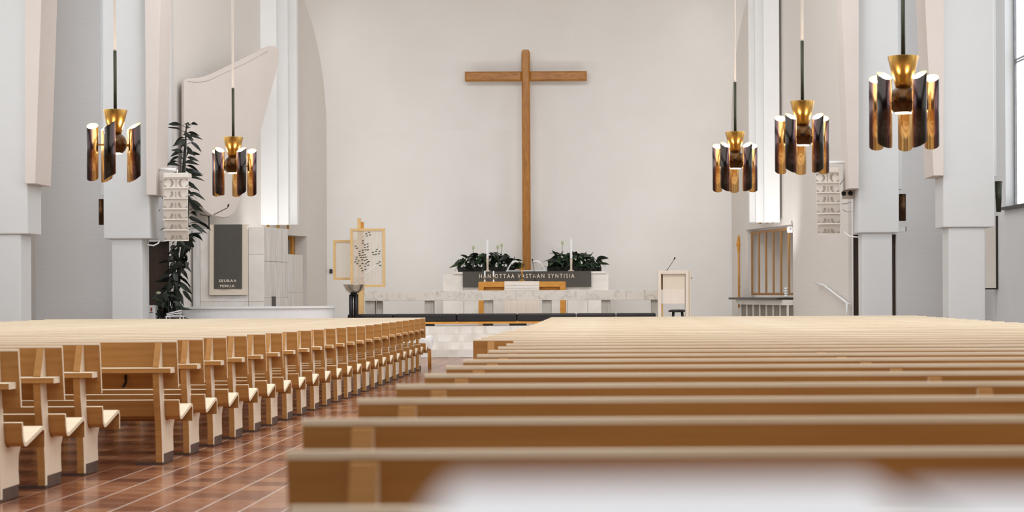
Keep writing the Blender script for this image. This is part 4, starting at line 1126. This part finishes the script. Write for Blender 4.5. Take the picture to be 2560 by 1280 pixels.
# ------------------------------------------------------------------ pendant lamps
def lamp_proto():
    root = thing('pendant_lamp', (0, 0, 0), 'x', 'lamp', 'brass pendant lamps over the nave')
    MB().lathe([(.112, 0), (.113, -.006), (.088, -.11), (.066, -.185), (.056, -.228), (.052, -.228), (.062, -.18), (.084, -.105), (.107, -.004)], (0, 0, 0), 32).build('cup', M['brass'], root)
    MB().tube([(0, 0, .56), (0, 0, -.2)], .016, 12).build('rod', M['rod'], root)
    MB().tube([(0, 0, .56), (0, 0, 8.2)], .014, 10).build('cord_tube', M['white_metal'], root)
    pr = [(.05, -.215)]
    for k_ in range(1, 12):
        a = math.pi * k_ / 13; pr.append((.108 * math.sin(a), -.32 + .108 * math.cos(a)))
    pr += [(.06, -.412)]
    ball = MB().lathe(pr, (0, 0, 0), 28).build('hub_ball', M['bronze'], root)
    MB().lathe([(0, -.407), (.062, -.407), (.06, -.414), (0, -.416)], (0, 0, 0), 24).build('lamp_disc', M['disc'], ball)
    # tubes: painted lamplight gold towards the hub (local -X), dark outside; both ends bias-cut, high side away from the viewer
    def tube_mesh(beta):
        m = MB(); n = 28; r = .054; ri = .0505; sl = .62; z1, z0 = -.155, -.645
        cb, sb = math.cos(beta), math.sin(beta)
        def ring(rad, zz):
            out = []
            for k_ in range(n + 1):
                x_, y_ = rad * math.cos(2 * math.pi * k_ / n), rad * math.sin(2 * math.pi * k_ / n)
                out.append((x_, y_, zz + sl * (x_ * cb + y_ * sb)))
            return out
        o0, o1, i0, i1 = ring(r, z0), ring(r, z1), ring(ri, z0), ring(ri, z1)
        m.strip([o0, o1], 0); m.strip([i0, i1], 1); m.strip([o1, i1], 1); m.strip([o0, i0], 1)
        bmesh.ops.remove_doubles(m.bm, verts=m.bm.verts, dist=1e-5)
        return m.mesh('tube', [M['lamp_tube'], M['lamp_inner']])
    HIGH = [90, 95, 130, 50, 85]      # world heading of the high side of each tube
    bme = MB().lathe([(0, -.05), (.02, -.045), (.024, 0), (.02, .045), (0, .05)], (0, 0, 0), 12).mesh('bulb', M['bulb'])
    arm = MB().tube([(-.14, 0, 0), (-.05, 0, 0)], .008, 8).mesh('arm', M['brass'])
    for k_ in range(5):
        a = math.pi / 2 + k_ * 2 * math.pi / 5      # first one points away from the viewer
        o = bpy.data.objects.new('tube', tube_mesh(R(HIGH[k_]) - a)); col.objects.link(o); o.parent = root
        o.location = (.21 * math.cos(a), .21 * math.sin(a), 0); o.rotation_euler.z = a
        for dz in (-.215,):
            q = bpy.data.objects.new('bulb', bme); col.objects.link(q); q.parent = o; q.location = (0, 0, dz)
        q = bpy.data.objects.new('arm', arm); col.objects.link(q); q.parent = o; q.location = (0, 0, -.33)
    return root
proto = lamp_proto()
LAMPS = [(2258, 141, 14.5, -12, 'largest brass pendant lamp, before the right column'), (2006, 253, 18.6, 0, 'brass pendant lamp above the right speaker array'),
         (1838, 330, 22.5, 0, 'small brass pendant lamp before the right chancel fins'), (288, 275, 18.9, -36, 'brass pendant lamp before the left column'),
         (583, 343, 22.9, 0, 'brass pendant lamp hanging before the pulpit')]
for i, (px, py, d, rot, lab) in enumerate(LAMPS):
    o = proto if i == 0 else copy_tree(proto)
    o.location = at(px, py, d); o.rotation_euler.z = R(rot); o['label'] = lab

# ------------------------------------------------------------------ pews
def pew_profile_mesh(name, prof, x0, x1, mats, edge):
    # prof closed list of (y,z); edge = set of segment indices painted with the edge material
    m = MB(); pts = [(x0, y, z) for (y, z) in prof]
    n = len(prof)
    m.prism(pts, (x1 - x0, 0, 0), 1, [1 if i in edge else 0 for i in range(n)])
    return m.mesh(name, mats)
TOPZ = .868
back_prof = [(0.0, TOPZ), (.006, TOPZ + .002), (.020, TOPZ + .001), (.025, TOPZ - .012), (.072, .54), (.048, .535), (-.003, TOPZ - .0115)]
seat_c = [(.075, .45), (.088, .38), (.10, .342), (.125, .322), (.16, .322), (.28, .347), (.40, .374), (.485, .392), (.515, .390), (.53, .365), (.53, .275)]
def thick(c, t):
    up = []; dn = []
    for i, p in enumerate(c):
        a = Vector(c[max(i - 1, 0)]); b = Vector(c[min(i + 1, len(c) - 1)]); tt = (b - a).normalized(); n = Vector((-tt.y, tt.x))
        up.append((p[0] + n.x * t / 2, p[1] + n.y * t / 2)); dn.append((p[0] - n.x * t / 2, p[1] - n.y * t / 2))
    return up + dn[::-1], len(c)
seat_prof, nsc = thick(seat_c, .024)
ledge_prof = [(.035, .682), (-.106, .682), (-.112, .678), (-.112, .648), (-.108, .645), (.04, .645)]
stile_prof = [(-.005, .018), (.04, .018), (.04, .075), (.36, .075), (.345, .16), (.35, .24), (.40, .30), (.47, .355), (.40, .352), (.28, .325), (.17, .302), (.11, .31), (.08, .34), (.066, .42), (.05, .56), (.012, .815), (-.002, .852), (-.02, .85),
              (-.095, .69), (-.10, .64), (-.085, .52), (-.035, .30), (-.012, .15)]
mesh_cache = {}
def pew_parts(x0, x1, posts):
    key = (round(x0, 3), round(x1, 3))
    if key not in mesh_cache:
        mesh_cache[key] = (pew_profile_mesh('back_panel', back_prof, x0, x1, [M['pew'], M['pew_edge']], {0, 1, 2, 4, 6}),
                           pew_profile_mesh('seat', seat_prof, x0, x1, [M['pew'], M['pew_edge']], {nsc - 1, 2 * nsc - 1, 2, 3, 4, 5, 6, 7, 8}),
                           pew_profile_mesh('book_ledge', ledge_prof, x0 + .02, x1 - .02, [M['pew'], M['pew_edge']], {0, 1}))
    return mesh_cache[key]
sm = MB(); n_ = len(stile_prof)
sm.prism([(-.022, y, z) for (y, z) in stile_prof], (.044, 0, 0), 1, 0); bmesh.ops.recalc_face_normals(sm.bm, faces=sm.bm.faces)
stile_me = sm.mesh('stile', [M['pew'], M['pew_side_lit']])
fm = MB().box(-.021, .021, .041, .355, .0, .074); fm.bevel(.004, 1); fm.box(-.16, .024, -.008, .04, 0, .018); foot_me = fm.mesh('foot', M['foot'])
ORD = ['first', 'second', 'third', 'fourth', 'fifth', 'sixth', 'seventh', 'eighth', 'ninth', 'tenth', 'eleventh', 'twelfth', 'thirteenth', 'fourteenth', 'fifteenth', 'sixteenth', 'seventeenth', 'eighteenth', 'nineteenth',
       'twentieth', 'twenty-first', 'twenty-second', 'twenty-third', 'twenty-fourth', 'twenty-fifth', 'twenty-sixth', 'twenty-seventh', 'twenty-eighth', 'twenty-ninth', 'thirtieth', 'thirty-first', 'thirty-second', 'thirty-third', 'thirty-fourth',
       'thirty-fifth', 'thirty-sixth', 'thirty-seventh', 'thirty-eighth', 'thirty-ninth', 'fortieth']
def pew(x0, x1, y, posts, label, group):
    z = floor_z(y); cx = (x0 + x1) / 2
    e = thing('church_pew', (cx, y, z), label, 'pew', group)
    bk, st_, lg = pew_parts(x0 - cx, x1 - cx, posts)
    for nm, me in (('back_panel', bk), ('seat', st_), ('book_ledge', lg)):
        o = bpy.data.objects.new(nm, me); col.objects.link(o); o.parent = e
    for p_ in posts:
        o = bpy.data.objects.new('stile', stile_me); col.objects.link(o); o.parent = e; o.location = (p_ - cx, 0, 0)
        f = bpy.data.objects.new('foot', foot_me); col.objects.link(f); f.parent = o
    return e
Y0 = 3.17
XRE, XLE = 5.08, -9.28
for k in range(-2, 34):
    y = Y0 + .9 * k
    xl = -.512 if k == 0 else (-.364 if k < 0 else (-.625 if k < 12 else -.95))
    posts = [xl + .125, 1.10, 2.72, 4.3]
    if k > 20: posts = [xl + .125, 1.10, 2.72, 4.3, 4.95]
    lab = 'oak pew right of the aisle, %s row counted from the chancel steps' % ORD[33 - k]
    if k == 12: lab = 'oak pew right of the aisle whose end juts out past the pew behind it'
    if k == 0: lab = 'nearest oak pew right of the aisle seen in full width'
    pew(xl, XRE, y, posts, lab, 'oak pews right of the aisle')
for k in range(9, 34):
    y = Y0 + .9 * k
    xr = -3.33 if k < 12 else -3.02
    lab = 'oak pew left of the aisle, %s row counted from the chancel steps' % ORD[33 - k]
    if k == 12: lab = 'oak pew left of the aisle with a black hook on its wide back'
    e = pew(XLE, xr, y, [xr - .125, xr - 1.75, -6.5, -8.0, -9.15], lab, 'oak pews left of the aisle')
    if k == 12:
        p = at(312, 955, y - .0); og = e.location
        h = MB().tube([(p.x, y + .045, p.z + .045), (p.x, y + .02, p.z + .04), (p.x + .004, y + .015, p.z), (p.x - .01, y + .01, p.z - .035), (p.x - .012, y - .01, p.z - .03)], .009, 8)
        h.build('hook', M['black'], e)

# stool with white cloth beside the front left pew
by = 33.75; bx = px2(1054, 900, by)[0]; sz = px2(1060, 842, by)[1]
ch = thing('wooden_stool', (bx, by, 0), 'small wooden stool at the aisle end of the front left pew', 'stool')
for dx in (-.13, .12):
    for dy in (.02, .34):
        MB().tube([(bx + dx, by + dy, 0), (bx + dx * .95, by + dy, sz - .03)], [.014, .018], 8).build('leg', M['wood_gold'], ch)
m = MB().box(bx - .16, bx + .15, by - .01, by + .37, sz - .03, sz); m.bevel(.008); m.build('seat', M['pew'], ch)
for dy in (.02, .34):
    MB().box(bx - .12, bx + .11, by + dy - .01, by + dy + .01, sz - .09, sz - .03).build('rail', M['wood_gold'], ch)
cl_ = thing('white_cloth', (bx, by, sz - .18), 'white cloth draped over the small wooden stool by the aisle', 'cloth')
m = MB(); N = 18; ring = []
def cl_ring(o, z, amp, ph=0):
    out = []
    for k in range(4 * N):
        t = k / N; s_ = int(t); f_ = t - s_
        c_ = [(-.16 - o, -.02 - o), (.155 + o, -.02 - o), (.155 + o, .38 + o), (-.16 - o, .38 + o)]
        a_, b_ = c_[s_], c_[(s_ + 1) % 4]
        low = .10 * math.exp(-((t - 1) / .35) ** 2)
        out.append((bx + a_[0] + (b_[0] - a_[0]) * f_ + amp * math.sin(k * 1.1), by + a_[1] + (b_[1] - a_[1]) * f_ + amp * math.cos(k * 1.3), sz + z - (low if z < -.1 else low * .5 if z < 0 else 0)))
    out.append(out[0]); return out
rr_ = [cl_ring(-.02, .012, 0), cl_ring(.004, .006, .001), cl_ring(.012, -.05, .004), cl_ring(.02, -.11, .008)]
m.strip(rr_); m.face(rr_[0][:-1][::-1])
bmesh.ops.remove_doubles(m.bm, verts=m.bm.verts, dist=.0003)
m.build('drape', M['cloth_white'], cl_)

# usher's table with two stacks of white leaflets right before the lens
fz = floor_z(.4)
tb = thing('leaflet_table', (.1, .42, fz), 'narrow oak table behind the last pew carrying white leaflets', 'table')
m = MB().box(-.55, .75, .16, .62, 1.03, 1.06); m.bevel(.006); m.build('table_top', M['pew'], tb)
for x_ in (-.5, .7):
    for y_ in (.2, .58):
        MB().box(x_ - .02, x_ + .02, y_ - .02, y_ + .02, fz, 1.03).build('leg', M['pew'], tb)
def leaflets(xc, yc, top, rot, lab, seed):
    r_ = random.Random(seed); e = thing('leaflet_stack', (xc, yc, 1.061), lab, 'leaflets', 'stacks of white leaflets before the lens')
    n = 7; h = (top - 1.061) / n
    for i in range(n):
        a_ = R(rot + r_.uniform(-1.5, 1.5)); ca, sa = math.cos(a_), math.sin(a_); w_, l_ = .0525, .074
        ring = [(xc + u * ca - v * sa + r_.uniform(-.001, .001), yc + u * sa + v * ca) for u, v in ((-w_, -l_), (w_, -l_), (w_, l_), (-w_, l_))]
        MB().prism([(x_, y_, 1.061 + h * i) for x_, y_ in ring], (0, 0, h - .0015)).build('leaflet_bundle', M['paper'], e)
leaflets(.014, .437, 1.1985, 2, 'blurred stack of white leaflets before the lens at the bottom edge', 2)
leaflets(.127, .43, 1.1965, -2, 'blurred stack of white leaflets in the lower right corner', 5)
